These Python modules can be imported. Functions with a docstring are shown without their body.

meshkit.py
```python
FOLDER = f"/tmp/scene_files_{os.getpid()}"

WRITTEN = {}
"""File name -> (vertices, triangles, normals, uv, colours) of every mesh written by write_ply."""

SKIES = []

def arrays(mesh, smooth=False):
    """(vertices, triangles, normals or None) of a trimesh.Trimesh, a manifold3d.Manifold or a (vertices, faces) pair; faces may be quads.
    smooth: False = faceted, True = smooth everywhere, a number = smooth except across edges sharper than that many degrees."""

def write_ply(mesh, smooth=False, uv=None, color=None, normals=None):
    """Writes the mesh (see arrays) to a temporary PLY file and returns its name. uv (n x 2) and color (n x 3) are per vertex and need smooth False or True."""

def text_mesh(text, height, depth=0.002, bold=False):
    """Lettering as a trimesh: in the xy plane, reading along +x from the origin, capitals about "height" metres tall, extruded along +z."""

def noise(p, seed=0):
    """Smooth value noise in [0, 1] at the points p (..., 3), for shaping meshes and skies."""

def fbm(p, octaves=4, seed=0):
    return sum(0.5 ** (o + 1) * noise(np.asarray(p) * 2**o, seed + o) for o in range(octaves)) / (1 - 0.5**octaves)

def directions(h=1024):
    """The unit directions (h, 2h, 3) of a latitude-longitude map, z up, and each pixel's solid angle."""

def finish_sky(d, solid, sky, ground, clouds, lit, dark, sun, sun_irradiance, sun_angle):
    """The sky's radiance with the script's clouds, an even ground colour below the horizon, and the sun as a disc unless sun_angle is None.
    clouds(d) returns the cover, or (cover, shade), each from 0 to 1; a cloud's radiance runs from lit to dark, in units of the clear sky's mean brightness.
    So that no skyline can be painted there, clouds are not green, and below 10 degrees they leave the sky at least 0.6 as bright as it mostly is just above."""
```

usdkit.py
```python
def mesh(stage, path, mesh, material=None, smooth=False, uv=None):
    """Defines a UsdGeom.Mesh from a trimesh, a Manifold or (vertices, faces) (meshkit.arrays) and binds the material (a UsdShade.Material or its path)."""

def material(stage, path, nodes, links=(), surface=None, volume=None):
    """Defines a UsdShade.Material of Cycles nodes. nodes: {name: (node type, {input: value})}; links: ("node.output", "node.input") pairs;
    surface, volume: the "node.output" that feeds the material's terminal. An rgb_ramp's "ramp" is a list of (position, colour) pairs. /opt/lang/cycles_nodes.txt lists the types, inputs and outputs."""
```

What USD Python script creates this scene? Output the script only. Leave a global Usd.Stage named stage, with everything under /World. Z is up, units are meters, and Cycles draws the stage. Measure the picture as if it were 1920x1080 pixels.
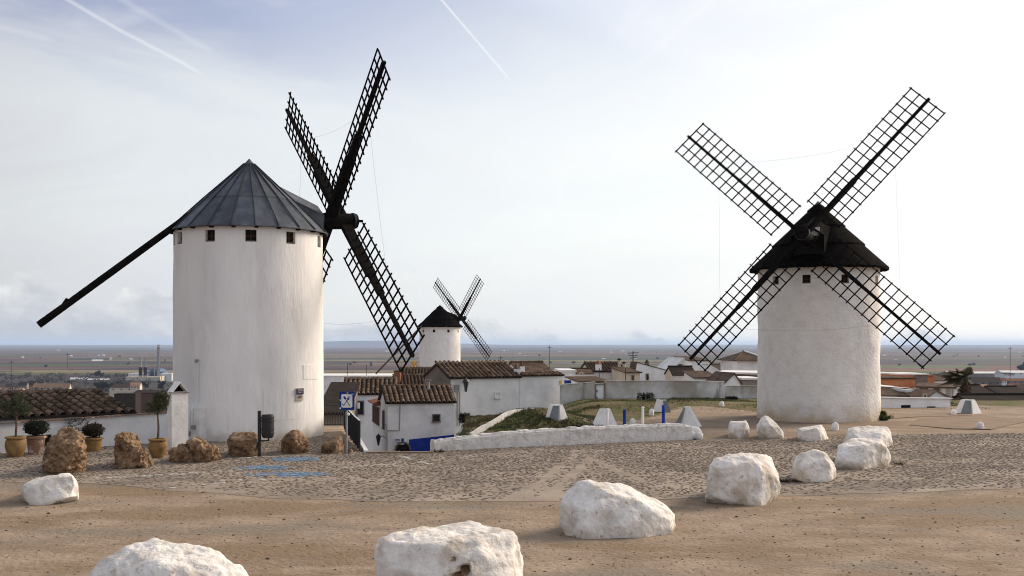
import math, random
import numpy as np, trimesh, shapely, manifold3d as m3
from shapely.geometry import Polygon, LineString
import usdkit, meshkit
from pxr import Usd, UsdGeom, UsdLux, UsdShade, Gf, Sdf, Vt

# ------------------------------------------------------------------ camera, sky, sun, exposure
F, EYE, HOR, CX = 2000.0, 3.25, 645.0, 960.0
stage = Usd.Stage.CreateInMemory()
UsdGeom.SetStageUpAxis(stage, UsdGeom.Tokens.z)
UsdGeom.SetStageMetersPerUnit(stage, 1.0)
UsdGeom.Xform.Define(stage, '/World')
cam = UsdGeom.Camera.Define(stage, '/World/camera')
cam.AddTranslateOp().Set(Gf.Vec3d(0, 0, EYE))
cam.AddRotateXYZOp().Set(Gf.Vec3f(90, 0, 0))
cam.CreateHorizontalApertureAttr(36.0)
cam.CreateVerticalApertureAttr(36.0 * 576 / 1024)
cam.CreateFocalLengthAttr(36.0 * F / 1920)
cam.CreateVerticalApertureOffsetAttr((HOR - 540) / 1920 * 36.0)
cam.CreateClippingRangeAttr(Gf.Vec2f(0.1, 200000))
EXPOSURE = 1.68
cam.CreateExposureAttr(EXPOSURE)
SUN_AZ, SUN_EL = math.radians(57), math.radians(26)      # azimuth clockwise from the view direction
SUN = np.array([math.sin(SUN_AZ) * math.cos(SUN_EL), math.cos(SUN_AZ) * math.cos(SUN_EL), math.sin(SUN_EL)])
SKY_STRENGTH, SUN_INTENSITY, SUN_ANGLE = 0.1, 0.4, 24.0
sun = UsdLux.DistantLight.Define(stage, '/World/sun')
sun.AddRotateXYZOp().Set(Gf.Vec3f(90 - math.degrees(SUN_EL), 0, 180 - math.degrees(SUN_AZ)))
sun.CreateIntensityAttr(SUN_INTENSITY)
sun.CreateAngleAttr(SUN_ANGLE)
sun.CreateNormalizeAttr(True)
sun.CreateColorAttr(Gf.Vec3f(1.0, 0.84, 0.66))


def pxdir(px, py):
    d = np.array([(px - CX) / F, 1.0, (HOR - py) / F])
    return d / np.linalg.norm(d)


def sky():
    n, l = {}, []
    K = 1.0 / (SKY_STRENGTH * 2 ** 1.55)

    def c(r, g, b):                              # a radiance as it shows in the picture, linear
        return (r * K, g * K, b * K)
    n['g'] = ('geometry', {})
    n['sep'] = ('separate_xyz', {}); l.append(('g.position', 'sep.vector'))
    n['tex'] = ('sky_texture', dict(sky_type='single_scattering', sun_disc=False, sun_elevation=SUN_EL, sun_rotation=SUN_AZ, air_density=1.0, aerosol_density=2.0))
    # the thin veil of high cloud: brighter around the sun, whiter near the horizon
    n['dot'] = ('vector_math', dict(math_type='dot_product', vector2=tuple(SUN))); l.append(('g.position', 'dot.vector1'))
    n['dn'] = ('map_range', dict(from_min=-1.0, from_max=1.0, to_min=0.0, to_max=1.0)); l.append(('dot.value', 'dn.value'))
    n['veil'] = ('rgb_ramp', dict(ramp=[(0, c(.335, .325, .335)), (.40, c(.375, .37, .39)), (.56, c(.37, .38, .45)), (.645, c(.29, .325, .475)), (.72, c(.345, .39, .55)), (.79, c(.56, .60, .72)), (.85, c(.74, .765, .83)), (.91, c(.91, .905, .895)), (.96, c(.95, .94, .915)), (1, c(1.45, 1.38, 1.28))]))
    # long cirrus streaks bend the veil's tone
    n['cm'] = ('mapping', dict(scale=(2.2, 2.2, 9.0), rotation=(0.0, 0.25, 0.5))); l.append(('g.position', 'cm.vector'))
    n['cn'] = ('noise_texture', dict(scale=1.0, detail=5.0, roughness=.55, distortion=.7)); l.append(('cm.vector', 'cn.vector'))
    n['cmr'] = ('map_range', dict(from_min=.3, from_max=.72, to_min=-.065, to_max=.06)); l.append(('cn.fac', 'cmr.value'))
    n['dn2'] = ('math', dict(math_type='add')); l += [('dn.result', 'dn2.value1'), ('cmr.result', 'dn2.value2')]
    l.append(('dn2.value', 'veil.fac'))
    n['hzn'] = ('math', dict(math_type='multiply_add', value2=.26, value3=-.13)); l.append(('cn.fac', 'hzn.value1'))
    n['hza'] = ('math', dict(math_type='add')); l += [('sep.z', 'hza.value1'), ('hzn.value', 'hza.value2')]
    n['hz'] = ('map_range', dict(range_type='smoothstep', from_min=.18, from_max=.335, to_min=1.0, to_max=0.0)); l.append(('hza.value', 'hz.value'))
    n['hcol'] = ('rgb_ramp', dict(ramp=[(0, c(.32, .32, .34)), (.42, c(.42, .43, .45)), (.56, c(.62, .63, .64)), (.62, c(.71, .73, .745)), (.72, c(.76, .785, .80)), (.80, c(.825, .85, .85)), (.86, c(.89, .90, .89)), (.92, c(.93, .93, .915)), (1, c(1.2, 1.16, 1.1))])); l.append(('dn2.value', 'hcol.fac'))
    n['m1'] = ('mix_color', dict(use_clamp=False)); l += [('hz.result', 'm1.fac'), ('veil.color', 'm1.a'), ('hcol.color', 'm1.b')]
    # the clear sky shows a little through the veil
    n['m2'] = ('mix_color', dict(fac=.06, use_clamp=False)); l += [('m1.result', 'm2.a'), ('tex.color', 'm2.b')]
    # soft broken patches of brighter cloud
    n['pm'] = ('mapping', dict(scale=(3.4, 3.4, 7.5), rotation=(0.0, .35, .2), location=(1.7, .3, .9))); l.append(('g.position', 'pm.vector'))
    n['pn'] = ('noise_texture', dict(scale=1.0, detail=9.0, roughness=.6, distortion=.35)); l.append(('pm.vector', 'pn.vector'))
    n['pf'] = ('map_range', dict(range_type='smoothstep', from_min=.45, from_max=.70, to_min=0.0, to_max=.8)); l.append(('pn.fac', 'pf.value'))
    n['pc'] = ('rgb_ramp', dict(ramp=[(0, c(.40, .40, .42)), (.55, c(.62, .64, .68)), (.70, c(.74, .76, .80)), (.82, c(.88, .89, .90)), (.90, c(.97, .96, .95)), (1, c(1.1, 1.08, 1.05))])); l.append(('dn.result', 'pc.fac'))
    n['m2b'] = ('mix_color', dict(use_clamp=False)); l += [('pf.result', 'm2b.fac'), ('m2.result', 'm2b.a'), ('pc.color', 'm2b.b')]
    last = 'm2b.result'
    # low cumulus over the far plain
    n['um'] = ('mapping', dict(scale=(17.0, 17.0, 26.0), location=(5.6, 0.4, 0.0))); l.append(('g.position', 'um.vector'))
    n['un'] = ('noise_texture', dict(scale=1.0, detail=9.0, roughness=.62)); l.append(('um.vector', 'un.vector'))
    n['uw'] = ('noise_texture', dict(scale=6.5, detail=2.0)); l.append(('g.position', 'uw.vector'))
    n['ua'] = ('map_range', dict(from_min=-.46, from_max=.10, to_min=.33, to_max=-.10, clamp=True)); l.append(('sep.x', 'ua.value'))
    n['uz'] = ('map_range', dict(from_min=.006, from_max=.055, to_min=0.0, to_max=.50)); l.append(('sep.z', 'uz.value'))
    n['us'] = ('math', dict(math_type='subtract')); l += [('un.fac', 'us.value1'), ('uz.result', 'us.value2')]
    n['us2'] = ('math', dict(math_type='add')); l += [('us.value', 'us2.value1'), ('ua.result', 'us2.value2')]
    n['us3'] = ('math', dict(math_type='multiply_add', value2=.5, value3=-.25)); l.append(('uw.fac', 'us3.value1'))
    n['us4'] = ('math', dict(math_type='add')); l += [('us2.value', 'us4.value1'), ('us3.value', 'us4.value2')]
    n['uc'] = ('map_range', dict(from_min=.40, from_max=.50, to_min=0.0, to_max=.9, range_type='smoothstep')); l.append(('us4.value', 'uc.value'))
    n['ul'] = ('map_range', dict(range_type='smoothstep', from_min=-.004, from_max=.006, to_min=.3, to_max=1.0)); l.append(('sep.z', 'ul.value'))
    n['ucc'] = ('math', dict(math_type='multiply')); l += [('uc.result', 'ucc.value1'), ('ul.result', 'ucc.value2')]
    n['um2'] = ('mapping', dict(scale=(17.0, 17.0, 26.0), location=(5.42, 0.4, -.22))); l.append(('g.position', 'um2.vector'))
    n['un2'] = ('noise_texture', dict(scale=1.0, detail=7.0, roughness=.6)); l.append(('um2.vector', 'un2.vector'))
    n['urel'] = ('math', dict(math_type='subtract')); l += [('un.fac', 'urel.value1'), ('un2.fac', 'urel.value2')]
    n['ud'] = ('math', dict(math_type='multiply_add', value2=-1.4, value3=1.12)); l.append(('us4.value', 'ud.value1'))
    n['ush'] = ('math', dict(math_type='multiply_add', value2=2.6)); l += [('urel.value', 'ush.value1'), ('ud.value', 'ush.value3')]
    n['ucol'] = ('rgb_ramp', dict(ramp=[(0, c(.50, .525, .575)), (.35, c(.59, .61, .645)), (.62, c(.70, .715, .725)), (1, c(.93, .91, .87))])); l.append(('ush.value', 'ucol.fac'))
    n['m3'] = ('mix_color', dict(use_clamp=False)); l += [('ucc.value', 'm3.fac'), (last, 'm3.a'), ('ucol.color', 'm3.b')]
    last = 'm3.result'
    # condensation trails: arcs of great circles
    n['tn'] = ('noise_texture', dict(scale=14.0, detail=4.0)); l.append(('g.position', 'tn.vector'))
    n['tw'] = ('math', dict(math_type='multiply_add', value2=.004, value3=-.002)); l.append(('tn.fac', 'tw.value1'))
    for i, (a, b, w, s) in enumerate([((60, -36), (402, 151), .0028, .34), ((150, -50), (425, 115), .0045, .15), ((-60, 35), (110, 78), .0040, .16), ((770, -68), (972, 168), .0017, .55),
                                      ((1400, -60), (1165, 150), .0045, .22), ((1062, 285), (1046, 395), .0050, .24)]):
        A, B = pxdir(*a), pxdir(*b)
        N = np.cross(A, B); N /= np.linalg.norm(N)
        T = np.cross(N, A); T /= np.linalg.norm(T)
        end = float(np.dot(B, T))
        k = f't{i}'
        n[k + 'd'] = ('vector_math', dict(math_type='dot_product', vector2=tuple(N))); l.append(('g.position', k + 'd.vector1'))
        n[k + 'p'] = ('math', dict(math_type='add')); l += [(k + 'd.value', k + 'p.value1'), ('tw.value', k + 'p.value2')]
        n[k + 'a'] = ('math', dict(math_type='absolute')); l.append(((k + 'p.value') if w > .002 else (k + 'd.value'), k + 'a.value1'))
        n[k + 'm'] = ('map_range', dict(range_type='smoothstep', from_min=0.0, from_max=w, to_min=s, to_max=0.0)); l.append((k + 'a.value', k + 'm.value'))
        n[k + 't'] = ('vector_math', dict(math_type='dot_product', vector2=tuple(T))); l.append(('g.position', k + 't.vector1'))
        n[k + 'e'] = ('map_range', dict(range_type='smoothstep', from_min=end * .82, from_max=end, to_min=1.0, to_max=0.0)); l.append((k + 't.value', k + 'e.value'))
        n[k + 'f'] = ('map_range', dict(range_type='smoothstep', from_min=-.02, from_max=.03, to_min=0.0, to_max=1.0)); l.append((k + 't.value', k + 'f.value'))
        n[k + 'x'] = ('math', dict(math_type='multiply')); l += [(k + 'm.result', k + 'x.value1'), (k + 'e.result', k + 'x.value2')]
        n[k + 'y'] = ('math', dict(math_type='multiply')); l += [(k + 'x.value', k + 'y.value1'), (k + 'f.result', k + 'y.value2')]
        n[k + 'c'] = ('mix_color', dict(use_clamp=False, b=c(.93, .93, .93))); l += [(k + 'y.value', k + 'c.fac'), (last, k + 'c.a')]
        last = k + 'c.result'
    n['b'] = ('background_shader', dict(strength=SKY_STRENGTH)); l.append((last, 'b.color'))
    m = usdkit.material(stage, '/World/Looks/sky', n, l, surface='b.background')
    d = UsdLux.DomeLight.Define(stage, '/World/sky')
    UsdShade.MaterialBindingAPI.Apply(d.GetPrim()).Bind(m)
    d.GetPrim().SetCustomDataByKey('kind', 'structure')


sky()

# ------------------------------------------------------------------ helpers
rng = np.random.RandomState(7)
USED = {}
LOC = {}


def V(*a): return np.array(a, float)


def at(px, py, Y): return V((px - CX) / F * Y, Y, EYE - (py - HOR) / F * Y)


def gp(px, py, z=0.0):
    Y = (EYE - z) * F / (py - HOR)
    return V((px - CX) / F * Y, Y, z)


def numbered(parent, name):
    k = f'{parent}/{name}'
    i = USED.get(k, 0); USED[k] = i + 1
    return k if i == 0 else f'{k}_{i:03d}'


def keys(p, label=None, cat=None, group=None, kind=None):
    for k, v in (('label', label), ('category', cat), ('group', group), ('kind', kind)):
        if v: p.SetCustomDataByKey(k, v)
    return p


def thing(name, label, cat, loc, group=None):
    path = numbered('/World', name)
    x = UsdGeom.Xform.Define(stage, path)
    x.AddTranslateOp().Set(Gf.Vec3d(*map(float, loc)))
    LOC[path] = np.asarray(loc, float)
    keys(x.GetPrim(), label, cat, group)
    return path


def part(parent, name, mesh, mat, smooth=False, label=None, kind=None):
    """a mesh given in world coordinates, stored under its thing or part"""
    path = numbered(parent, name)
    loc = LOC[parent]
    v, f, nn = meshkit.arrays(mesh, smooth)
    m = UsdGeom.Mesh.Define(stage, path)
    m.CreatePointsAttr(Vt.Vec3fArray.FromNumpy((v - loc).astype(np.float32)))
    m.CreateFaceVertexCountsAttr(Vt.IntArray.FromNumpy(np.full(len(f), 3, np.int32)))
    m.CreateFaceVertexIndicesAttr(Vt.IntArray.FromNumpy(f.astype(np.int32).ravel()))
    m.CreateSubdivisionSchemeAttr('none')
    if nn is not None:
        m.CreateNormalsAttr(Vt.Vec3fArray.FromNumpy(nn.astype(np.float32)))
        m.SetNormalsInterpolation('vertex')
    UsdShade.MaterialBindingAPI.Apply(m.GetPrim()).Bind(mat)
    LOC[path] = loc
    keys(m.GetPrim(), label, None, None, kind)
    return path


def solo(name, mesh, mat, label=None, cat=None, group=None, kind=None, smooth=False, loc=(0, 0, 0)):
    path = numbered('/World', name)
    LOC['/World'] = V(0, 0, 0)
    USED[f'/World/{name}'] -= 1
    p = part('/World', name, mesh, mat, smooth)
    keys(stage.GetPrimAtPath(p), label, cat, group, kind)
    return p


def cat_(ms): return trimesh.util.concatenate([m if isinstance(m, trimesh.Trimesh) else tm(m) for m in ms])


def tm(m):
    a = m.to_mesh()
    return trimesh.Trimesh(np.array(a.vert_properties[:, :3], float), np.array(a.tri_verts), process=False)


def box(c, s, R=None):
    b = trimesh.creation.box(s)
    if R is not None: b.apply_transform(R)
    b.apply_translation(c)
    return b


def frame(e, n):
    """4x4 with local x along e, y along n, z up"""
    M = np.eye(4); M[:3, 0] = e; M[:3, 1] = n; M[:3, 2] = np.cross(e, n)
    return M


def beam(a, b, w, h, up=(0, 0, 1), w2=None, h2=None):
    """a square beam from a to b, w wide across, h along 'up'"""
    a, b = np.asarray(a, float), np.asarray(b, float)
    d = (b - a) / np.linalg.norm(b - a)
    up = np.asarray(up, float); s = np.cross(d, up)
    if np.linalg.norm(s) < 1e-6: s = np.cross(d, V(1, 0, 0))
    s /= np.linalg.norm(s); u = np.cross(s, d)
    w2, h2 = w2 or w, h2 or h
    v = [p + s * i * ww / 2 + u * j * hh / 2 for p, ww, hh in ((a, w, h), (b, w2, h2)) for i, j in ((-1, -1), (1, -1), (1, 1), (-1, 1))]
    f = [[0, 1, 2, 3], [7, 6, 5, 4], [0, 4, 5, 1], [1, 5, 6, 2], [2, 6, 7, 3], [3, 7, 4, 0]]
    t = trimesh.Trimesh(v, [q for g in f for q in (g[:3], [g[0], g[2], g[3]])], process=False)
    t.fix_normals()
    return t


def tube(pts, r, n=8, r2=None):
    pts = np.asarray(pts, float)
    k = len(pts); rr = np.linspace(r, r2 if r2 is not None else r, k) if np.ndim(r) == 0 else np.asarray(r)
    T = np.gradient(pts, axis=0); T /= np.linalg.norm(T, axis=1)[:, None]
    up = V(0, 0, 1) if abs(T[0][2]) < .9 else V(1, 0, 0)
    vs = []
    for i in range(k):
        s = np.cross(T[i], up); s /= np.linalg.norm(s); u = np.cross(s, T[i])
        a = np.arange(n) / n * 2 * np.pi
        vs.append(pts[i] + rr[i] * (np.cos(a)[:, None] * s + np.sin(a)[:, None] * u))
    v = np.vstack(vs + [pts[:1], pts[-1:]])
    f = []
    for i in range(k - 1):
        for j in range(n):
            a, b = i * n + j, i * n + (j + 1) % n
            f += [[a, b, b + n], [a, b + n, a + n]]
    for j in range(n):
        f += [[k * n, (j + 1) % n, j], [k * n + 1, (k - 1) * n + j, (k - 1) * n + (j + 1) % n]]
    t = trimesh.Trimesh(v, f, process=False); t.fix_normals()
    return t


def lathe(profile, n=32, c=(0, 0, 0)):
    """profile: (r, z) pairs from bottom to top"""
    p = np.asarray(profile, float); k = len(p)
    a = np.arange(n) / n * 2 * np.pi
    v = np.array([[r * math.cos(t), r * math.sin(t), z] for r, z in p for t in a]) + np.asarray(c)
    f = []
    for i in range(k - 1):
        for j in range(n):
            q, w = i * n + j, i * n + (j + 1) % n
            f += [[q, w, w + n], [q, w + n, q + n]]
    return trimesh.Trimesh(v, f, process=False)


def prism(pts, vec):
    """a planar polygon (n x 3) pushed along vec"""
    pts = np.asarray(pts, float); n = len(pts); vec = np.asarray(vec, float)
    v = np.vstack([pts, pts + vec])
    f = []
    for i in range(1, n - 1): f += [[0, i + 1, i], [n, n + i, n + i + 1]]
    for i in range(n):
        j = (i + 1) % n
        f += [[i, j, n + j], [i, n + j, n + i]]
    t = trimesh.Trimesh(v, f, process=False); t.fix_normals()
    return t


def srgb(*c): return tuple(((x / 255) / 12.92 if x <= 10 else ((x / 255 + .055) / 1.055) ** 2.4) for x in c)


def pm(name, cols, scale=3.0, detail=6.0, rough=.9, bump=0.0, bscale=30.0, bdetail=5.0, stretch=(1, 1, 1), rnd=0.0, island=False, spec=.10, metallic=0.0, lo=.32, hi=.68, spots=None, obj=False, extra=None):
    """a principled material whose base colour runs through cols along a noise; bump in metres"""
    n = {'g': ('geometry', {}), 't': ('texture_coordinate', {}), 'm': ('mapping', dict(scale=tuple(scale * s for s in stretch))), 'n': ('noise_texture', dict(scale=1.0, detail=detail, roughness=.6)),
         'r': ('rgb_ramp', dict(ramp=[(lo + (hi - lo) * i / max(1, len(cols) - 1), c) for i, c in enumerate(cols)])),
         'p': ('principled_bsdf', dict(roughness=rough, specular_ior_level=spec, metallic=metallic))}
    src = 't.object' if obj else 'g.position'
    l = [(src, 'm.vector'), ('m.vector', 'n.vector'), ('n.fac', 'r.fac')]
    last = 'r.color'
    for i, (col, sc, th, st) in enumerate(spots or []):        # stains: (colour, scale, threshold, stretch)
        k = f's{i}'
        n[k + 'm'] = ('mapping', dict(scale=tuple(sc * s for s in st), location=(i * 3.7 + 1, 2.0, 0.3))); l.append((src, k + 'm.vector'))
        n[k + 'n'] = ('noise_texture', dict(scale=1.0, detail=6.0, roughness=.65)); l.append((k + 'm.vector', k + 'n.vector'))
        n[k + 'r'] = ('map_range', dict(from_min=th, from_max=th + .1, to_min=0.0, to_max=.85, clamp=True)); l.append((k + 'n.fac', k + 'r.value'))
        n[k + 'x'] = ('mix_color', dict(b=col)); l += [(k + 'r.result', k + 'x.fac'), (last, k + 'x.a')]
        last = k + 'x.result'
    if rnd:
        n['o'] = ('object_info', {})
        n['rm'] = ('map_range', dict(from_min=0.0, from_max=1.0, to_min=1 - rnd, to_max=1 + rnd)); l.append(('g.random_per_island' if island else 'o.random', 'rm.value'))
        n['h'] = ('hsv', {}); l += [(last, 'h.color'), ('rm.result', 'h.value')]
        last = 'h.color'
    if extra: last = extra(n, l, last)
    l.append((last, 'p.base_color'))
    if bump:
        n['bm'] = ('mapping', dict(scale=tuple(bscale * s for s in stretch))); l.append((src, 'bm.vector'))
        n['bn'] = ('noise_texture', dict(scale=1.0, detail=bdetail, roughness=.6)); l.append(('bm.vector', 'bn.vector'))
        n['b'] = ('bump', dict(distance=bump, strength=1.0)); l += [('bn.fac', 'b.height'), ('b.normal', 'p.normal')]
    return usdkit.material(stage, f'/World/Looks/{name}', n, l, surface='p.BSDF')


def leafmat(name, c, t=.3, rnd=.35):
    n = {'g': ('geometry', {}), 'o': ('map_range', dict(from_min=0.0, from_max=1.0, to_min=1 - rnd, to_max=1 + rnd)), 'c': ('color', dict(value=c)), 'h': ('hsv', {}),
         'd': ('principled_bsdf', dict(roughness=.6, specular_ior_level=.3)), 't': ('translucent_bsdf', {}), 'x': ('mix_closure', dict(fac=t))}
    l = [('g.random_per_island', 'o.value'), ('c.color', 'h.color'), ('o.result', 'h.value'), ('h.color', 'd.base_color'), ('h.color', 't.color'), ('d.BSDF', 'x.closure1'), ('t.BSDF', 'x.closure2')]
    return usdkit.material(stage, f'/World/Looks/{name}', n, l, surface='x.closure')


def ochre_foot(z0, z1, col):
    """splashed earth on the foot of a wall, up to about z1"""
    def f(n, l, last):
        n['fz'] = ('separate_xyz', {}); l.append(('g.position', 'fz.vector'))
        n['fn'] = ('noise_texture', dict(scale=1.3, detail=5.0)); l.append(('g.position', 'fn.vector'))
        n['fa'] = ('math', dict(math_type='multiply_add', value2=-1.6, value3=.8)); l.append(('fn.fac', 'fa.value1'))
        n['fb'] = ('math', dict(math_type='add')); l += [('fz.z', 'fb.value1'), ('fa.value', 'fb.value2')]
        n['fr'] = ('map_range', dict(from_min=z0, from_max=z1, to_min=.75, to_max=0.0, clamp=True)); l.append(('fb.value', 'fr.value'))
        n['fx'] = ('mix_color', dict(b=col)); l += [('fr.result', 'fx.fac'), (last, 'fx.a')]
        return 'fx.result'
    return f


W = (.74, .73, .72)
M = {}
M['plaster_left'] = pm('plaster_left', [(.66, .64, .625), (.745, .725, .71), (.79, .775, .755)], scale=1.1, bump=.012, bscale=9, stretch=(1, 1, .28), spots=[((.52, .50, .49), 2.2, .66, (1, 1, .12)), ((.80, .79, .77), 1.4, .6, (1, 1, .4))], extra=ochre_foot(-.1, .35, (.44, .38, .31)))
M['plaster_right'] = pm('plaster_right', [(.68, .655, .63), (.755, .73, .705), (.79, .77, .745)], scale=2.4, bump=.04, bscale=8.5, bdetail=3.0, stretch=(1, 1, 1.15), spots=[((.26, .24, .21), 7.0, .745, (1, 1, .7))], extra=ochre_foot(.05, .75, (.46, .33, .19)))
M['plaster_middle'] = pm('plaster_middle', [(.70, .69, .68), (.80, .79, .78)], scale=2.0, bump=.03, bscale=6)
M['house_white'] = pm('house_white', [(.55, .55, .56), (.66, .665, .675), (.74, .74, .745)], scale=.9, bump=.01, bscale=6, spots=[((.52, .51, .50), .7, .64, (1, 1, .5))])
M['house_cream'] = pm('house_cream', [(.46, .40, .32), (.56, .50, .41)], scale=1.0, bump=.01, bscale=6)
M['house_grey'] = pm('house_grey', [(.135, .115, .098), (.185, .16, .137), (.23, .20, .175)], scale=1.3, bump=.01, bscale=7)
M['brick_orange'] = pm('brick_orange', [(.36, .13, .06), (.48, .18, .08), (.52, .24, .12)], scale=1.4, bump=.01, bscale=9)
M['concrete_wall'] = pm('concrete_wall', [(.32, .295, .255), (.47, .455, .43), (.66, .66, .665)], scale=.26, lo=.40, hi=.60, bump=.012, bscale=6, spots=[((.64, .645, .66), .30, .50, (1, 1, .7)), ((.20, .185, .165), 1.3, .58, (1, 1, .3))])
M['rock_white'] = pm('rock_white', [(.52, .48, .435), (.70, .665, .625), (.78, .755, .72)], scale=2.6, bump=.04, bscale=10, bdetail=9, spots=[((.30, .22, .15), 7.5, .60, (1, 1, .8)), ((.50, .43, .35), 1.9, .53, (1, 1, .6)), ((.36, .34, .24), 3.3, .61, (1, 1, 1)), ((.12, .10, .08), 15.0, .72, (1, 1, 1))], extra=ochre_foot(-.25, .10, (.40, .29, .18)))
M['rock_brown'] = pm('rock_brown', [(.070, .050, .036), (.20, .128, .076), (.32, .215, .13), (.44, .36, .275)], scale=4.5, bump=.09, bscale=9, bdetail=8, rough=.95, lo=.27, hi=.75, spots=[((.40, .35, .30), 2.3, .63, (1, 1, 1)), ((.035, .026, .020), 8.0, .585, (1, 1, 1)), ((.22, .10, .045), 3.0, .62, (1, 1, 1))])
M['stone_wash'] = pm('stone_wash', [(.52, .49, .455), (.64, .615, .59), (.70, .68, .66)], scale=4, bump=.02, bscale=22, rnd=.06, spots=[((.36, .31, .26), 6.0, .67, (1, 1, 1))])
M['mortar'] = pm('mortar', [(.30, .27, .24), (.46, .43, .39)], scale=6, bump=.01)
M['slate_metal'] = pm('slate_metal', [(.050, .057, .069), (.078, .088, .105), (.118, .130, .150)], scale=1.6, rough=.7, spec=.14, bump=.006, bscale=5, rnd=.16, stretch=(1, 1, .5), spots=[((.15, .155, .165), 2.6, .66, (1, 1, .35)), ((.035, .038, .044), 2.2, .66, (1, 1, .5))])
M['seam_metal'] = pm('seam_metal', [(.03, .033, .04), (.05, .055, .065)], scale=3, rough=.75, spec=.08)
M['dark_wood'] = pm('dark_wood', [(.0045, .004, .004), (.008, .007, .0065), (.014, .011, .010)], scale=5, rough=.85, bump=.006, bscale=20, spec=.03)
M['grey_wood'] = pm('grey_wood', [(.07, .055, .042), (.12, .095, .075)], scale=5, rough=.9)
M['thatch'] = pm('thatch', [(.0022, .002, .002), (.0045, .0038, .0034), (.010, .0078, .0064)], scale=3, rough=.95, bump=.05, bscale=10, stretch=(1, 1, .25), spec=.015)
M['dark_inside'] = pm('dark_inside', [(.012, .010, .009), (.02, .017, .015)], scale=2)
M['shutter'] = pm('shutter', [(.05, .027, .016), (.09, .05, .03)], scale=8)
M['tile'] = pm('tile', [(.066, .045, .033), (.125, .084, .059), (.205, .146, .098)], scale=7, rough=.92, bump=.008, bscale=30, rnd=.42, lo=.3, hi=.72, spec=.04, spots=[((.15, .12, .055), 9.0, .64, (1, 1, 1)), ((.026, .022, .020), 5.0, .58, (1, 1, 1))])
M['tile_stuff'] = pm('tile_stuff', [(.06, .040, .029), (.11, .074, .052), (.17, .12, .082)], scale=3, rough=.92, rnd=.35, island=True, spec=.04, spots=[((.04, .034, .03), 2.5, .58, (1, 1, 1))])
M['tile_under'] = pm('tile_under', [(.02, .015, .012), (.045, .032, .025)], scale=6)
M['roof_brown'] = pm('roof_brown', [(.050, .034, .026), (.085, .058, .044), (.125, .09, .07)], scale=2.2, bump=.03, bscale=5, spec=.03)
M['roof_tan'] = pm('roof_tan', [(.11, .072, .05), (.17, .115, .082), (.22, .155, .115)], scale=1.6, bump=.03, bscale=5, spec=.03)
M['roof_red'] = pm('roof_red', [(.17, .07, .042), (.25, .115, .07)], scale=1.5, bump=.02, bscale=4, spec=.03)
M['roof_dark'] = pm('roof_dark', [(.026, .020, .018), (.045, .036, .032)], scale=1.2, spec=.02)
M['roof_pale'] = pm('roof_pale', [(.55, .55, .55), (.72, .72, .71)], scale=.4)
M['roof_orange'] = pm('roof_orange', [(.26, .145, .085), (.33, .20, .125)], scale=.8)
M['blue_paint'] = pm('blue_paint', [(.010, .030, .22), (.02, .05, .30)], scale=3, rough=.7)
M['black_metal'] = pm('black_metal', [(.010, .010, .011), (.018, .018, .018)], scale=5, rough=.5, spec=.4)
M['grey_metal'] = pm('grey_metal', [(.22, .225, .23), (.32, .325, .33)], scale=6, rough=.5, metallic=.4)
M['white_metal'] = pm('white_metal', [(.62, .64, .66), (.72, .73, .74)], scale=2, rough=.55)
M['grey_panel'] = pm('grey_panel', [(.10, .115, .12), (.16, .175, .18)], scale=2, rough=.35, spec=.5)
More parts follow.
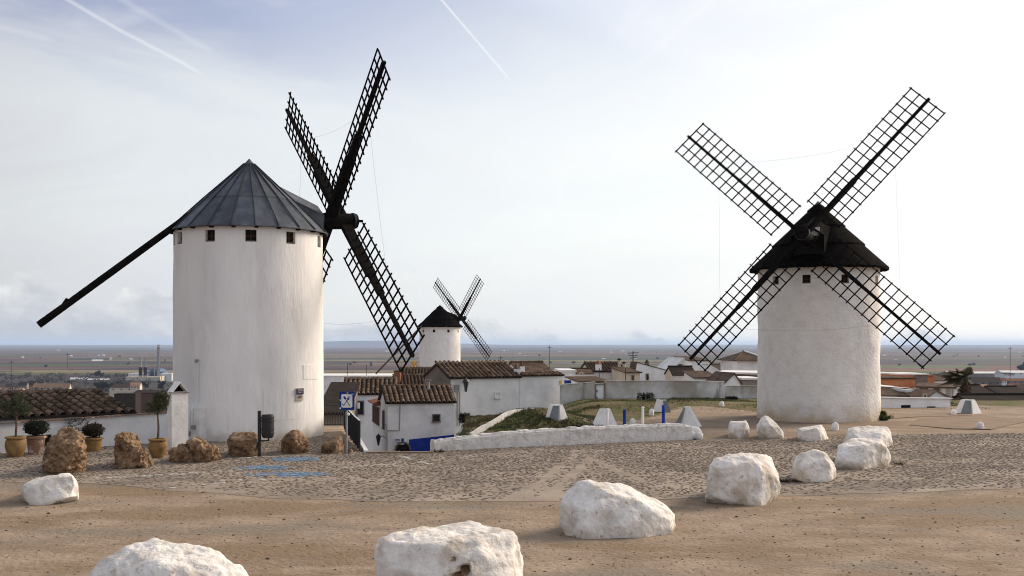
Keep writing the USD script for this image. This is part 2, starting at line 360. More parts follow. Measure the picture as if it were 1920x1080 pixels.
M['wash_plain'] = pm('wash_plain', [(.62, .595, .56), (.74, .72, .69), (.79, .77, .75)], scale=2.5, bump=.015, bscale=9, spots=[((.44, .38, .31), 3.0, .66, (1, 1, .6))])
M['terracotta'] = pm('terracotta', [(.16, .095, .038), (.22, .135, .055), (.28, .18, .08)], scale=4, rough=.7, bump=.004, bscale=15)
M['terracotta_pale'] = pm('terracotta_pale', [(.19, .11, .07), (.27, .17, .115)], scale=5, rough=.85, spots=[((.62, .58, .53), 5.0, .56, (1, 1, .6))])
M['bark'] = pm('bark', [(.06, .047, .036), (.13, .10, .08)], scale=14, bump=.01, bscale=30)
M['sign_blue'] = pm('sign_blue', [(.010, .028, .16), (.016, .045, .21)], scale=6, rough=.4)
M['sign_white'] = pm('sign_white', [(.62, .64, .60), (.72, .73, .70)], scale=9, rough=.4)
M['sign_ochre'] = pm('sign_ochre', [(.50, .33, .08), (.56, .40, .12)], scale=9, rough=.5)
M['beige'] = pm('beige', [(.44, .37, .30), (.52, .45, .37)], scale=9, rough=.5)
M['navy'] = pm('navy', [(.030, .035, .09), (.05, .055, .12)], scale=9, rough=.5)
M['glass_dark'] = pm('glass_dark', [(.015, .017, .02), (.03, .032, .036)], scale=2, rough=.12, spec=.5)
M['leaf_olive'] = leafmat('leaf_olive', (.062, .075, .034))
M['leaf_dark'] = leafmat('leaf_dark', (.022, .034, .014))
M['leaf_rust'] = leafmat('leaf_rust', (.060, .040, .018))
M['leaf_pine'] = leafmat('leaf_pine', (.014, .018, .011), t=.1)
M['leaf_palm'] = leafmat('leaf_palm', (.115, .105, .040))
M['leaf_bare'] = leafmat('leaf_bare', (.045, .037, .033), t=.1)
M['grass_blade'] = leafmat('grass_blade', (.115, .098, .036), t=.35, rnd=.6)
M['grass_green'] = leafmat('grass_green', (.080, .100, .024), t=.35, rnd=.5)
M['cobble'] = pm('cobble', [(.110, .085, .066), (.178, .141, .112), (.25, .202, .163)], scale=6, rough=.85, rnd=.3, bump=.004, bscale=40, spots=[((.22, .18, .145), 8.0, .56, (1, 1, 1))])
M['pebble'] = pm('pebble', [(.12, .09, .065), (.28, .22, .16)], scale=9, rnd=.5)
M['paint_blue_worn'] = pm('paint_blue_worn', [(.12, .22, .35), (.19, .30, .42)], scale=9, rough=.7)
M['paint_white_worn'] = pm('paint_white_worn', [(.44, .42, .38), (.60, .58, .54)], scale=9, rough=.8)
M['yellow_paint'] = pm('yellow_paint', [(.50, .25, .03), (.56, .32, .06)], scale=3)
M['factory_blue'] = pm('factory_blue', [(.07, .12, .19), (.12, .18, .26)], scale=.05)
M['slab'] = pm('slab', [(.175, .128, .09), (.235, .175, .125)], scale=1.0, bump=.02, bscale=8)

# ------------------------------------------------------------------ the ground
PLATEAU = Polygon([(-90, -60), (-90, 0), (-34, 14), (-15.5, 31.35), (-11.3, 35.6), (-12.3, 41.2), (-9, 42.6), (-6.5, 42.4), (-4.42, 31.75), (-2.32, 31.75), (-2.0, 34), (-1.9, 44), (-2.6, 59.4), (3.0, 62.6), (8, 64.5), (22, 65.5), (34, 62), (48, 52), (90, 30), (90, -60)])
shapely.prepare(PLATEAU)


def sm(x): x = np.clip(x, 0, 1); return x * x * (3 - 2 * x)


def H(x, y):
    x, y = np.broadcast_arrays(np.asarray(x, float), np.asarray(y, float))
    d = shapely.distance(PLATEAU, shapely.points(x, y))
    m = .64 * np.exp(-((x - 1.0) / 2.0) ** 2 - ((y - 43.2) / 4.0) ** 2) + .34 * np.exp(-((x - 8) / 8) ** 2 - ((y - 54) / 4.5) ** 2)
    m = m - 1.25 * sm((y - 46) / 13) * sm((4.5 - x) / 4.5) * (x > -9)
    m = m * sm((y - 35.0 - .45 * (x + 2.36)) / 3.0) * (x > -8)
    m = m + .05 * (meshkit.fbm(np.stack([x * .35, y * .35, 0 * x], -1), 3) - .5) * sm((y - 2) / 6) * np.exp(-d / 3)
    dr = 4.3 * (1 - np.exp(-d / 1.3)) + .11 * d
    drop = np.minimum(dr, 60)
    far = np.hypot(x, y)
    hill = 34 * sm((far - 21000) / 9000) * (.45 + .9 * meshkit.fbm(np.stack([x / 5200, y / 5200, 0 * x], -1), 4, 3)) + 10 * (meshkit.fbm(np.stack([x / 1400, y / 1400, 0 * x], -1), 3, 9) - .5) * sm((far - 2500) / 3000)
    hill = hill + 120 * np.exp(-((x + 3600) / 2300) ** 2) * sm((y - 24000) / 1500) * sm((34000 - y) / 4000)
    return m - drop + hill


def axis(near0, near1, step, far0, far1, q):
    a = list(np.arange(near0, near1 + 1e-6, step))
    s = step
    while a[-1] < far1: s *= q; a.append(a[-1] + s)
    s = step
    b = []
    t = near0
    while t > far0: s *= q; t -= s; b.append(t)
    return np.array(b[::-1] + a)


def ground():
    X = axis(-20, 24, .3, -42000, 42000, 1.09)
    Y = axis(-2, 68, .3, -6000, 42000, 1.065)
    gx, gy = np.meshgrid(X, Y)
    z = H(gx, gy)
    v = np.stack([gx, gy, z], -1).reshape(-1, 3)
    nx, ny = len(X), len(Y)
    i = (np.arange(ny - 1)[:, None] * nx + np.arange(nx - 1)[None]).ravel()
    f = np.stack([i, i + 1, i + nx + 1, i, i + nx + 1, i + nx], 1)
    q = v[i] * .25 + v[i + 1] * .25 + v[i + nx] * .25 + v[i + nx + 1] * .25
    near = np.hypot(q[:, 0], q[:, 1]) < 700
    wall_y = 35.6 + .45 * (q[:, 0] + 2.36)
    edge = 43.5 + 1.2 * np.sin(q[:, 0] * .9) + 6 * sm((q[:, 0] - 3) / 6)
    grass = (q[:, 0] > -2.4) & (q[:, 0] < 40) & (q[:, 1] > wall_y) & (q[:, 1] < 68) & ((q[:, 0] < 3.3 + .6 * np.sin(q[:, 1])) | (q[:, 1] > edge + 6 * sm((q[:, 0] - 11) / 9) + 1.0))

    def sub(mask):
        m2 = np.repeat(mask, 1)
        ff = np.vstack([f.reshape(-1, 2, 3)[k] if False else f[k::1] for k in ()]) if False else None
        keep = np.concatenate([np.stack([i, i + 1, i + nx + 1], 1)[m2], np.stack([i, i + nx + 1, i + nx], 1)[m2]])
        used, inv = np.unique(keep, return_inverse=True)
        return trimesh.Trimesh(v[used], inv.reshape(-1, 3), process=False)
    return sub(near & ~grass), sub(near & grass), sub(~near)


def dirt_extra(n, l, last):
    return last


M['dirt'] = pm('dirt', [(.20, .152, .110), (.268, .205, .150), (.325, .255, .19)], scale=.9, detail=12, bump=.045, bscale=9, bdetail=10, rough=.95, spec=.1, spots=[((.105, .076, .054), 13.0, .615, (.45, 1, 1)), ((.205, .146, .094), .4, .5, (.6, 1.3, 1)), ((.195, .168, .138), .3, .54, (.5, 1.4, 1)), ((.33, .265, .20), .55, .60, (.6, 1.4, 1)), ((.30, .24, .18), 6.0, .66, (.6, 1, 1))])
M['turf'] = pm('turf', [(.080, .068, .028), (.118, .092, .046), (.175, .128, .078)], scale=.9, detail=9, bump=.05, bscale=6, rough=.95, spec=.1, spots=[((.070, .080, .020), .6, .46, (1, 1, 1)), ((.17, .122, .078), .5, .60, (1, 1, 1))])
M['bedding'] = pm('bedding', [(.21, .172, .138), (.275, .228, .184), (.33, .277, .224)], scale=.6, detail=12, bump=.03, bscale=12, bdetail=9, rough=.95, spec=.1, spots=[((.17, .142, .117), .30, .53, (1, 1.5, 1)), ((.135, .11, .09), 11.0, .62, (.6, 1, 1))])


def plain_mat():
    n = {'g': ('geometry', {}), 'm': ('mapping', dict(scale=(1 / 1300, 1 / 170, 0), rotation=(0, 0, .07))), 'v': ('voronoi_texture', dict(scale=1.0, feature='f1', metric='chebychev', dimensions='2D', randomness=.9)),
         'sc': ('separate_color', {}),
         'r': ('rgb_ramp', dict(interpolate=False, ramp=[(0, (.075, .042, .040)), (.12, (.050, .034, .038)), (.24, (.17, .072, .042)), (.33, (.060, .042, .040)), (.43, (.050, .085, .016)), (.51, (.115, .066, .050)), (.59, (.20, .155, .085)), (.67, (.044, .032, .036)), (.77, (.14, .066, .044)), (.86, (.035, .034, .026)), (.93, (.085, .10, .028))])),
         'm2': ('mapping', dict(scale=(1 / 160, 1 / 60, 0))), 'n2': ('noise_texture', dict(scale=1.0, detail=6.0)), 'r2': ('map_range', dict(from_min=.25, from_max=.75, to_min=.72, to_max=1.28)), 'h': ('hsv', {}),
         'm3': ('mapping', dict(scale=(1 / 420, 1 / 130, 0), location=(3, 1, 0))), 'n3': ('noise_texture', dict(scale=1.0, detail=7.0, roughness=.65)), 'r3': ('map_range', dict(from_min=.60, from_max=.66, to_min=0.0, to_max=.8, clamp=True)), 'x': ('mix_color', dict(b=(.022, .022, .020))),
         'len': ('vector_math', dict(math_type='length')), 'nr': ('map_range', dict(from_min=1900.0, from_max=2600.0, to_min=.92, to_max=0.0, clamp=True)), 'x2': ('mix_color', {}),
         'm4': ('mapping', dict(scale=(1 / 70, 1 / 45, 0))), 'n4': ('noise_texture', dict(scale=1.0, detail=6.0)), 'r4': ('rgb_ramp', dict(ramp=[(.3, (.022, .018, .017)), (.5, (.045, .036, .033)), (.7, (.085, .067, .060))])),
         'p': ('principled_bsdf', dict(roughness=.95, specular_ior_level=.1))}
    l = [('g.position', 'm.vector'), ('m.vector', 'v.vector'), ('v.color', 'sc.color'), ('sc.r', 'r.fac'), ('g.position', 'm2.vector'), ('m2.vector', 'n2.vector'), ('n2.fac', 'r2.value'), ('r.color', 'h.color'), ('r2.result', 'h.value'),
         ('g.position', 'm3.vector'), ('m3.vector', 'n3.vector'), ('n3.fac', 'r3.value'), ('r3.result', 'x.fac'), ('h.color', 'x.a'),
         ('g.position', 'len.vector1'), ('len.value', 'nr.value'), ('g.position', 'm4.vector'), ('m4.vector', 'n4.vector'), ('n4.fac', 'r4.fac'), ('nr.result', 'x2.fac'), ('x.result', 'x2.a'), ('r4.color', 'x2.b'), ('x2.result', 'p.base_color')]
    return usdkit.material(stage, '/World/Looks/plain', n, l, surface='p.BSDF')


M['plain'] = plain_mat()
_g, _t, _p = ground()
solo('ground', _g, M['dirt'], kind='structure', smooth=True)
solo('grass_bank', _t, M['turf'], kind='structure', smooth=True)
solo('plain', _p, M['plain'], kind='structure', smooth=True)

# air: one even box round everything
AIR = 1.0
if AIR:
    hz = usdkit.material(stage, '/World/Looks/haze', {'v': ('principled_volume', dict(color=(.54, .71, 1.0), density=3.6e-5 * AIR, anisotropy=.1))}, volume='v.volume')
    _top = max(float(_p.vertices[:, 2].max()), 10.0) + 3; _bot = float(_p.vertices[:, 2].min()) - 1
    hb = box((0, 18000, (_top + _bot) / 2), (90000, 50000, _top - _bot))
    solo('haze', hb, hz, kind='stuff')
# ------------------------------------------------------------------ cobbled paving
P_ = lambda *a: [tuple(gp(*p)[:2]) for p in a]
COB = Polygon([(-19.5, 27.0), (-13.5, 25.6)] + P_((150, 905), (330, 922), (520, 935), (700, 942), (1040, 943), (1330, 934), (1650, 924), (1920, 916)) + [(17.5, 24.4), (21, 36.0)] + P_((1920, 812), (1640, 815), (1420, 824), (1300, 827)) + [(6.1, 36.3), (-2.3, 32.4), (-2.35, 31.8), (-4.4, 31.8), (-5.0, 34.6), (-6.6, 38), (-7.2, 36.6), (-9.4, 35.6), (-11.2, 35.5), (-15.4, 31.4), (-19.5, 30)])
COB = COB.buffer(0).segmentize(.35)
_c = np.array(COB.exterior.coords)[:-1]
_w = np.where(_c[:, 1] < 30, .55, .12)[:, None]
_c = _c + _w * (np.stack([meshkit.fbm(np.column_stack([_c * 1.1, _c[:, :1] * 0 + k]), 4, 20 + k) for k in (0, 1)], 1) - .5)
COB = Polygon(_c).buffer(0)
COB = max(getattr(COB, 'geoms', [COB]), key=lambda g: g.area)
shapely.prepare(COB)


def quad_prism(n=7):
    """one rounded cobble, about 1 x 1 x 1, sitting at z = 0"""
    out = []
    for k in range(5):
        r = np.random.RandomState(k)
        a = np.arange(n) / n * 2 * np.pi + r.uniform(-.25, .25, n)
        rad = .5 * r.uniform(.82, 1.1, n)
        ring = lambda s, z: np.stack([np.cos(a) * rad * s, np.sin(a) * rad * s, np.full(n, z) + r.uniform(-.06, .06, n) * (z > .5)], 1)
        v = np.vstack([ring(1.0, -.6), ring(.97, .45), ring(.66, .95), [[r.uniform(-.1, .1), r.uniform(-.1, .1), 1.02]]])
        f = []
        for i in range(2):
            for j in range(n):
                q, w = i * n + j, i * n + (j + 1) % n
                f += [[q, w, w + n], [q, w + n, q + n]]
        f += [[2 * n + j, 2 * n + (j + 1) % n, 3 * n] for j in range(n)]
        out.append(trimesh.Trimesh(v, f, process=False))
    return out


COBBLES = quad_prism()


def instancer(path, protos, mats, pos, scale, yaw, idx, kind='stuff', tilt=None):
    pi = UsdGeom.PointInstancer.Define(stage, path)
    targets = []
    for i, (pm_, mm) in enumerate(zip(protos, mats)):
        p = f'{path}/shapes/kind_{i}'
        LOC[p.rsplit('/', 1)[0]] = V(0, 0, 0)
        usdkit.mesh(stage, p, pm_, mm, smooth=50)
        targets.append(Sdf.Path(p))
    pi.CreatePrototypesRel().SetTargets(targets)
    pi.CreatePositionsAttr(Vt.Vec3fArray.FromNumpy(np.asarray(pos, np.float32)))
    pi.CreateScalesAttr(Vt.Vec3fArray.FromNumpy(np.asarray(scale, np.float32)))
    h = np.asarray(yaw) / 2
    q = [Gf.Quath(float(math.cos(x)), 0, 0, float(math.sin(x))) for x in h]
    pi.CreateOrientationsAttr(Vt.QuathArray(q))
    pi.CreateProtoIndicesAttr(Vt.IntArray.FromNumpy(np.asarray(idx, np.int32)))
    keys(pi.GetPrim(), kind=kind)
    return pi


def cobbled():
    r = np.random.RandomState(3)
    pv = '/World/cobbled_paving'
    x = UsdGeom.Xform.Define(stage, pv); keys(x.GetPrim(), kind='structure'); LOC[pv] = V(0, 0, 0)
    # the sandy bed, 6 mm above the ground
    c = COB.simplify(.05)
    step = .5
    xs = np.arange(-20, 21.5, step); ys = np.arange(22, 39.5, step)
    cells = [shapely.box(a, b, a + step, b + step) for a in xs for b in ys]
    polys = [g for g in shapely.intersection(np.array(cells), c) if not g.is_empty]
    vs, fs, n = [], [], 0
    for g in polys:
        for q in getattr(g, 'geoms', [g]):
            if q.geom_type != 'Polygon' or q.area < 1e-5: continue
            p = np.array(q.exterior.coords)[:-1]
            if q.exterior.is_ccw is False: p = p[::-1]
            vs.append(p); fs += [[n, n + i, n + i + 1] for i in range(1, len(p) - 1)]; n += len(p)
    p = np.vstack(vs)
    part(pv, 'bedding', trimesh.Trimesh(np.column_stack([p, H(p[:, 0], p[:, 1]) + .006]), fs, process=True), M['bedding'], smooth=True)
    # stones on a jittered brick lattice
    pts = []
    dx, dy = .128, .092
    for j, yy in enumerate(np.arange(22, 39.5, dy)):
        for i, xx in enumerate(np.arange(-20, 21.3, dx)): pts.append((xx + (j % 2) * dx / 2, yy))
    pts = np.array(pts); pts += r.uniform(-1, 1, pts.shape) * (.045, .033)
    pts = pts[shapely.contains_xy(COB.buffer(-.05), pts[:, 0], pts[:, 1])]
    edge = shapely.distance(COB.exterior, shapely.points(pts))
    k = np.stack([pts[:, 0] * .45, pts[:, 1] * .9, 0 * pts[:, 0]], 1)
    cover = meshkit.fbm(k, 4, 11)                        # where sand lies over the stones
    tracks = np.zeros(len(pts))
    for a, b in (((1092, 846), (955, 945)), ((1078, 846), (1205, 905)), ((1125, 846), (1010, 944))):
        tracks = np.maximum(tracks, np.exp(-(shapely.distance(LineString([gp(*a)[:2], gp(*b)[:2]]), shapely.points(pts)) / .17) ** 2))
    keep = r.rand(len(pts)) > np.clip((cover - .42) * 1.6, .05, .35) + .30 * np.clip((27.5 - pts[:, 1]) / 4, 0, 1) + .55 * np.exp(-edge / .45) * (pts[:, 1] < 29) + .8 * tracks
    pts = pts[keep]
    n = len(pts)
    z = H(pts[:, 0], pts[:, 1]) + .006
    s = np.stack([r.uniform(.055, .122, n), r.uniform(.04, .076, n), r.uniform(.005, .016, n)], 1)
    yaw = r.uniform(-.35, .35, n)
    idx = r.randint(0, 5, n)
    near = np.zeros(n, bool); near[np.argsort(pts[:, 1] + .15 * np.abs(pts[:, 0] - 1) - .8 * (np.abs(pts[:, 0] - 1) < 4))[:300]] = True
    for i in np.nonzero(near)[0]:
        m = COBBLES[idx[i]].copy(); m.apply_scale(s[i]); m.apply_transform(trimesh.transformations.rotation_matrix(yaw[i], [0, 0, 1])); m.apply_translation([*pts[i], z[i]])
        part(pv, 'cobble', m, M['cobble'], smooth=50)
    o = ~near
    instancer(pv + '/cobbles', COBBLES, [M['cobble']] * 5, np.column_stack([pts, z])[o], s[o], yaw[o], idx[o])
    return pts, z + s[:, 2]


cob_pts, cob_top = cobbled()

# worn paint on the stones
cob_tree = __import__('scipy.spatial', fromlist=['cKDTree']).cKDTree(cob_pts)


def worn_patch(name, mat, label, cat, group, inside, bounds, step, size, keep, seed):
    r = np.random.RandomState(seed)
    ms = []
    sel = cob_tree.query_ball_point([(bounds[0] + bounds[2]) / 2, (bounds[1] + bounds[3]) / 2], 8)
    for i in sel:
        x, y = cob_pts[i]
        w = inside(x, y)
        if w <= 0 or r.rand() > keep * w: continue
        n = 7
        a = np.arange(n) / n * 2 * np.pi
        rx, ry = size * r.uniform(.6, 1.15), size * .62 * r.uniform(.6, 1.1)
        v = np.column_stack([x + np.cos(a) * rx * r.uniform(.8, 1.1, n), y + np.sin(a) * ry * r.uniform(.8, 1.1, n), np.full(n, cob_top[i] + .002)])
        low = v.copy(); low[:, 2] -= .012
        v = np.vstack([v, low])
        ms.append(trimesh.Trimesh(v, [[0, q, q + 1] for q in range(1, n - 1)] + [t for q in range(n) for t in ([q, q + n, (q + 1) % n], [(q + 1) % n, q + n, (q + 1) % n + n])], process=False))
    if ms: solo(name, cat_(ms), mat, kind='stuff')


def band(a, b, w):
    L = LineString([gp(*a)[:2], gp(*b)[:2]])
    return (lambda x, y: 1.0 if L.distance(shapely.Point(x, y)) < w else 0.0), L.bounds


for i, (px0, px1, py, hw, lab) in enumerate([(498, 606, 861, .62, 'farthest worn blue paint patch on the cobbles, behind the other two'), (436, 556, 878, .62, 'leftmost worn blue paint patch on the cobbles, the middle one in depth'), (455, 626, 891, .62, 'nearest and widest worn blue paint patch on the cobbles')]):
    a, b = gp(px0, py), gp(px1, py)
    cx_, cy_ = (a[0] + b[0]) / 2, a[1]
    rx_ = (b[0] - a[0]) / 2
    worn_patch('painted_patch', M['paint_blue_worn'], lab, 'road marking', None, lambda x, y, c=(cx_, cy_, rx_, hw): max(0.0, 1.35 - (((x - c[0]) / c[2]) ** 2 + ((y - c[1]) / c[3]) ** 2) * 1.2), (a[0], cy_ - 1, b[0], cy_ + 1), .15, .076, .85, 20 + i)
for i, (a, b, w, kp, lab) in enumerate([((182, 898), (352, 890), .10, .85, 'long faded white parking line nearest the leftmost brown boulder'), ((352, 889), (548, 875), .09, .55, 'faded white parking line between two blue paint patches'), ((315, 917), (412, 908), .09, .6, 'short faded white parking line closest to the sandy ground'), ((415, 903), (560, 900), .08, .5, 'faded white line along the front of the nearest blue patch'),
                                        ((640, 878), (742, 871), .09, .5, 'faded white parking line right of the blue patches'), ((748, 856), (772, 861), .10, .9, 'short white dash at the paving edge before the white houses'), ((785, 867), (806, 872), .10, .9, 'short white dash a step in from the paving edge'), ((405, 862), (512, 856), .09, .5, 'faint white parking line beside the litter bin post')]):
    fn, bd = band(a, b, w)
    worn_patch('painted_line', M['paint_white_worn'], lab, 'road marking', None, fn, bd, .12, .075, kp, 40 + i)

# kerb along the paving edge above the sunken street
k0, k1 = V(-4.35, 31.78, 0), V(-2.34, 31.78, 0)
ks = thing('kerb', None, None, k0); keys(stage.GetPrimAtPath(ks), kind='structure')
for i in range(4):
    a, b = k0 + (k1 - k0) * (i + .01) / 4, k0 + (k1 - k0) * (i + .99) / 4
    part(ks, 'kerb_stone', beam(a + V(0, 0, -.06), b + V(0, 0, -.055 + .01 * (i % 2)), .22, .20), M['slab'])

# pebbles on the bare earth
def pebbles():
    r = np.random.RandomState(5)
    x = r.uniform(-11, 14, 15000); y = r.uniform(9.5, 28, 15000)
    ok = ~shapely.contains_xy(COB, x, y) & (np.abs(x) < y * .56)
    x, y = x[ok], y[ok]
    s = r.gamma(1.1, .0085, len(x)) + .005
    s = np.minimum(s, .065)
    instancer('/World/gravel', COBBLES, [M['pebble']] * 5, np.column_stack([x, y, H(x, y) - .1 * s]), np.stack([s * 1.3, s, s * .5], 1), r.uniform(0, 6.28, len(x)), r.randint(0, 5, len(x)))


pebbles()

# ------------------------------------------------------------------ windmills
def hull(pts): return trimesh.convex.convex_hull(np.asarray(pts, float))


def tower(R0, R1, z0, z1, c, wins, seed, rough):
    """thick round wall with real window openings. wins: (angle, z, width, height)"""
    n = 96
    o = m3.Manifold.cylinder(z1 - z0, R0, R1, n).translate((0, 0, z0)) - m3.Manifold.cylinder(z1 - z0 + 2, R0 - .75, R1 - .75, 48).translate((0, 0, z0 - 1))
    for a, z, w, h in wins:
        b = m3.Manifold.cube((1.6, w, h), True).translate((R1, 0, z)).rotate((0, 0, math.degrees(a)))
        o = o - b
    o = o.refine_to_length(.22)
    t = tm(o); v = t.vertices.copy()
    r = np.hypot(v[:, 0], v[:, 1])
    out = r > np.interp(v[:, 2], [z0, z1], [R0, R1]) - .04
    nz = meshkit.fbm(v * (1.1, 1.1, .8), 4, seed) - .5
    k = 1 + (nz * rough * out) / np.maximum(r, .1)
    v[:, 0] *= k; v[:, 1] *= k
    t.vertices = v + np.asarray(c)
    return t


def cone_band(c, r0, z0, r1, z1, th, n=72, jag=0.0, seed=0):
    r = np.random.RandomState(seed)
    t = lathe([(r0 - .25, z0 - .02), (r0, z0 - th), (r0 + .01, z0), (r1, z1), (max(r1 - .25, .0), z1 - .02)], n)
    v = t.vertices; j = r.uniform(-1, 1, n)
    ring = np.arange(len(v)) // n
    ang = np.arange(len(v)) % n
    for q in (1, 2): v[ring == q, 2] += jag * j[ang[ring == q]]
    t.vertices = v + np.asarray(c)
    return t


def sails(mill, c, psi, tau, phi, Ls, off, zh, fat=1.0, gap=.2, twist=0.0, side=.86, dphi=0.0):
    n_ = V(math.cos(psi) * math.cos(tau), math.sin(psi) * math.cos(tau), math.sin(tau))
    hub = V(c[0] + off * math.cos(psi), c[1] + off * math.sin(psi), zh)
    s = V(-math.sin(psi), math.cos(psi), 0); u = np.cross(n_, s)
    wood = M['dark_wood']
    sh = part(mill, 'windshaft', tube([hub - n_ * (off - .3), hub - n_ * .60, hub + n_ * .05, hub + n_ * .80], [.24, .30, .31, .28], 14), wood, smooth=40)
    part(sh, 'shaft_pin', tube([hub + n_ * .78, hub + n_ * 1.08], .05, 8), wood)
    part(sh, 'iron_band', tube([hub + n_ * .64, hub + n_ * .72], .31, 16), M['black_metal'], smooth=40)
    part(sh, 'iron_band', tube([hub - n_ * .72, hub - n_ * .64], .32, 16), M['black_metal'], smooth=40)
    tips = []
    for k in range(4):
        a = phi + k * math.pi / 2 + (dphi if k % 2 else 0)
        L = Ls[k]
        d = math.cos(a) * u + math.sin(a) * s
        w = np.cross(n_, d)
        w = math.cos(twist) * w + math.sin(twist) * n_
        nb = np.cross(d, w)
        o = hub + n_ * (-gap if k % 2 == 0 else gap)
        # the stock, thick near the shaft, spliced to a thinner whip
        spar = cat_([beam(o - d * .35, o + d * 2.95, .19 * fat, .42, n_, w2=.17 * fat, h2=.37), beam(o + d * .1 + n_ * .03, o + d * 3.95, .155 * fat, .30, n_, w2=.14 * fat, h2=.26), beam(o + d * 2.9, o + d * (L + .12), .115, .17, n_, w2=.105, h2=.13)])
        sp = part(mill, 'sail', spar, wood)
        r0, r1 = 1.15, L
        m = 16
        for q in range(m):
            rr = r0 + (r1 - r0) * q / (m - 1)
            jj = rng.uniform(-.018, .018, 4)
            if q == m - 1: jj[:2] = 0
            part(sp, 'sail_bar', beam(o + d * (rr + jj[0]) - w * (side + .06 + jj[2]) + nb * .03, o + d * (rr + jj[1]) + w * (side + .06 + jj[3]) + nb * .03, .043, .045, nb), wood)
        for e in (-side, -side * .5, side * .5, side):
            part(sp, 'sail_rail', beam(o + d * (r0 - .07) + w * e - nb * .018, o + d * (r1 + .07) + w * (e + rng.uniform(-.012, .012)) - nb * .018, .045, .043, nb), wood)
        tips.append(o + d * L * .74)
    for k in range(4):                                   # ropes between neighbouring sails
        a, b = tips[k], tips[(k + 1) % 4]
        q = np.linspace(0, 1, 15)[:, None]
        p = a * (1 - q) + b * q - V(0, 0, .28) * 4 * q * (1 - q)
        part(mill, 'rope', tube(p, .0026, 4), M['grey_wood'])
    return hub, n_


def dormer(c, psi, r0, r1, zr0, zr1, zb, w, mat):
    """the little gabled housing above the windshaft, sunk into the roof"""
    e = V(math.cos(psi), math.sin(psi), 0); s = V(-e[1], e[0], 0); c = V(c[0], c[1], 0)
    th = .05
    A0, A1 = c + e * r0 + V(0, 0, zr0), c + e * r1 + V(0, 0, zr1)
    ms = []
    for sg in (-1, 1):
        B0, B1 = c + e * r0 + s * sg * w / 2 + V(0, 0, zr0 - .42), c + e * r1 + s * sg * w / 2 + V(0, 0, zr1 - .42)
        ms.append(prism([A0, A1, B1, B0], V(0, 0, -th)))
        ms.append(prism([B0, B1, c + e * (r1 - .05) + s * sg * w / 2 + V(0, 0, zb), c + e * r0 + s * sg * w / 2 + V(0, 0, zb)], -s * sg * th))
    return cat_(ms), prism([c + e * (r1 - .25) + s * (-w / 2 + .06) + V(0, 0, zb), c + e * (r1 - .25) + s * (w / 2 - .06) + V(0, 0, zb), c + e * (r1 - .25) + s * (w / 2 - .06) + V(0, 0, zr1 - .45), c + e * (r1 - .25) + V(0, 0, zr1 - .06), c + e * (r1 - .25) + s * (-w / 2 + .06) + V(0, 0, zr1 - .45)], -e * .05)


def window_fill(mill, c, R, wins):
    for a, z, w, h in wins:
        e = V(math.cos(a), math.sin(a), 0); s = V(-e[1], e[0], 0)
        p = V(c[0], c[1], z) + e * (R - .17)
        wd = part(mill, 'window', box(p, (.04, w + .04, h + .04), frame(e, s)), M['dark_inside'])
        part(wd, 'glazing_bar', box(p + e * .035, (.03, .035, h), frame(e, s)), M['shutter'])
        part(wd, 'glazing_bar', box(p + e * .034, (.03, w, .035), frame(e, s)), M['shutter'])
        part(wd, 'window_sill', box(p + e * .10 - V(0, 0, h / 2 - .02), (.12, w * .8, .05), frame(e, s)), M['grey_wood'])


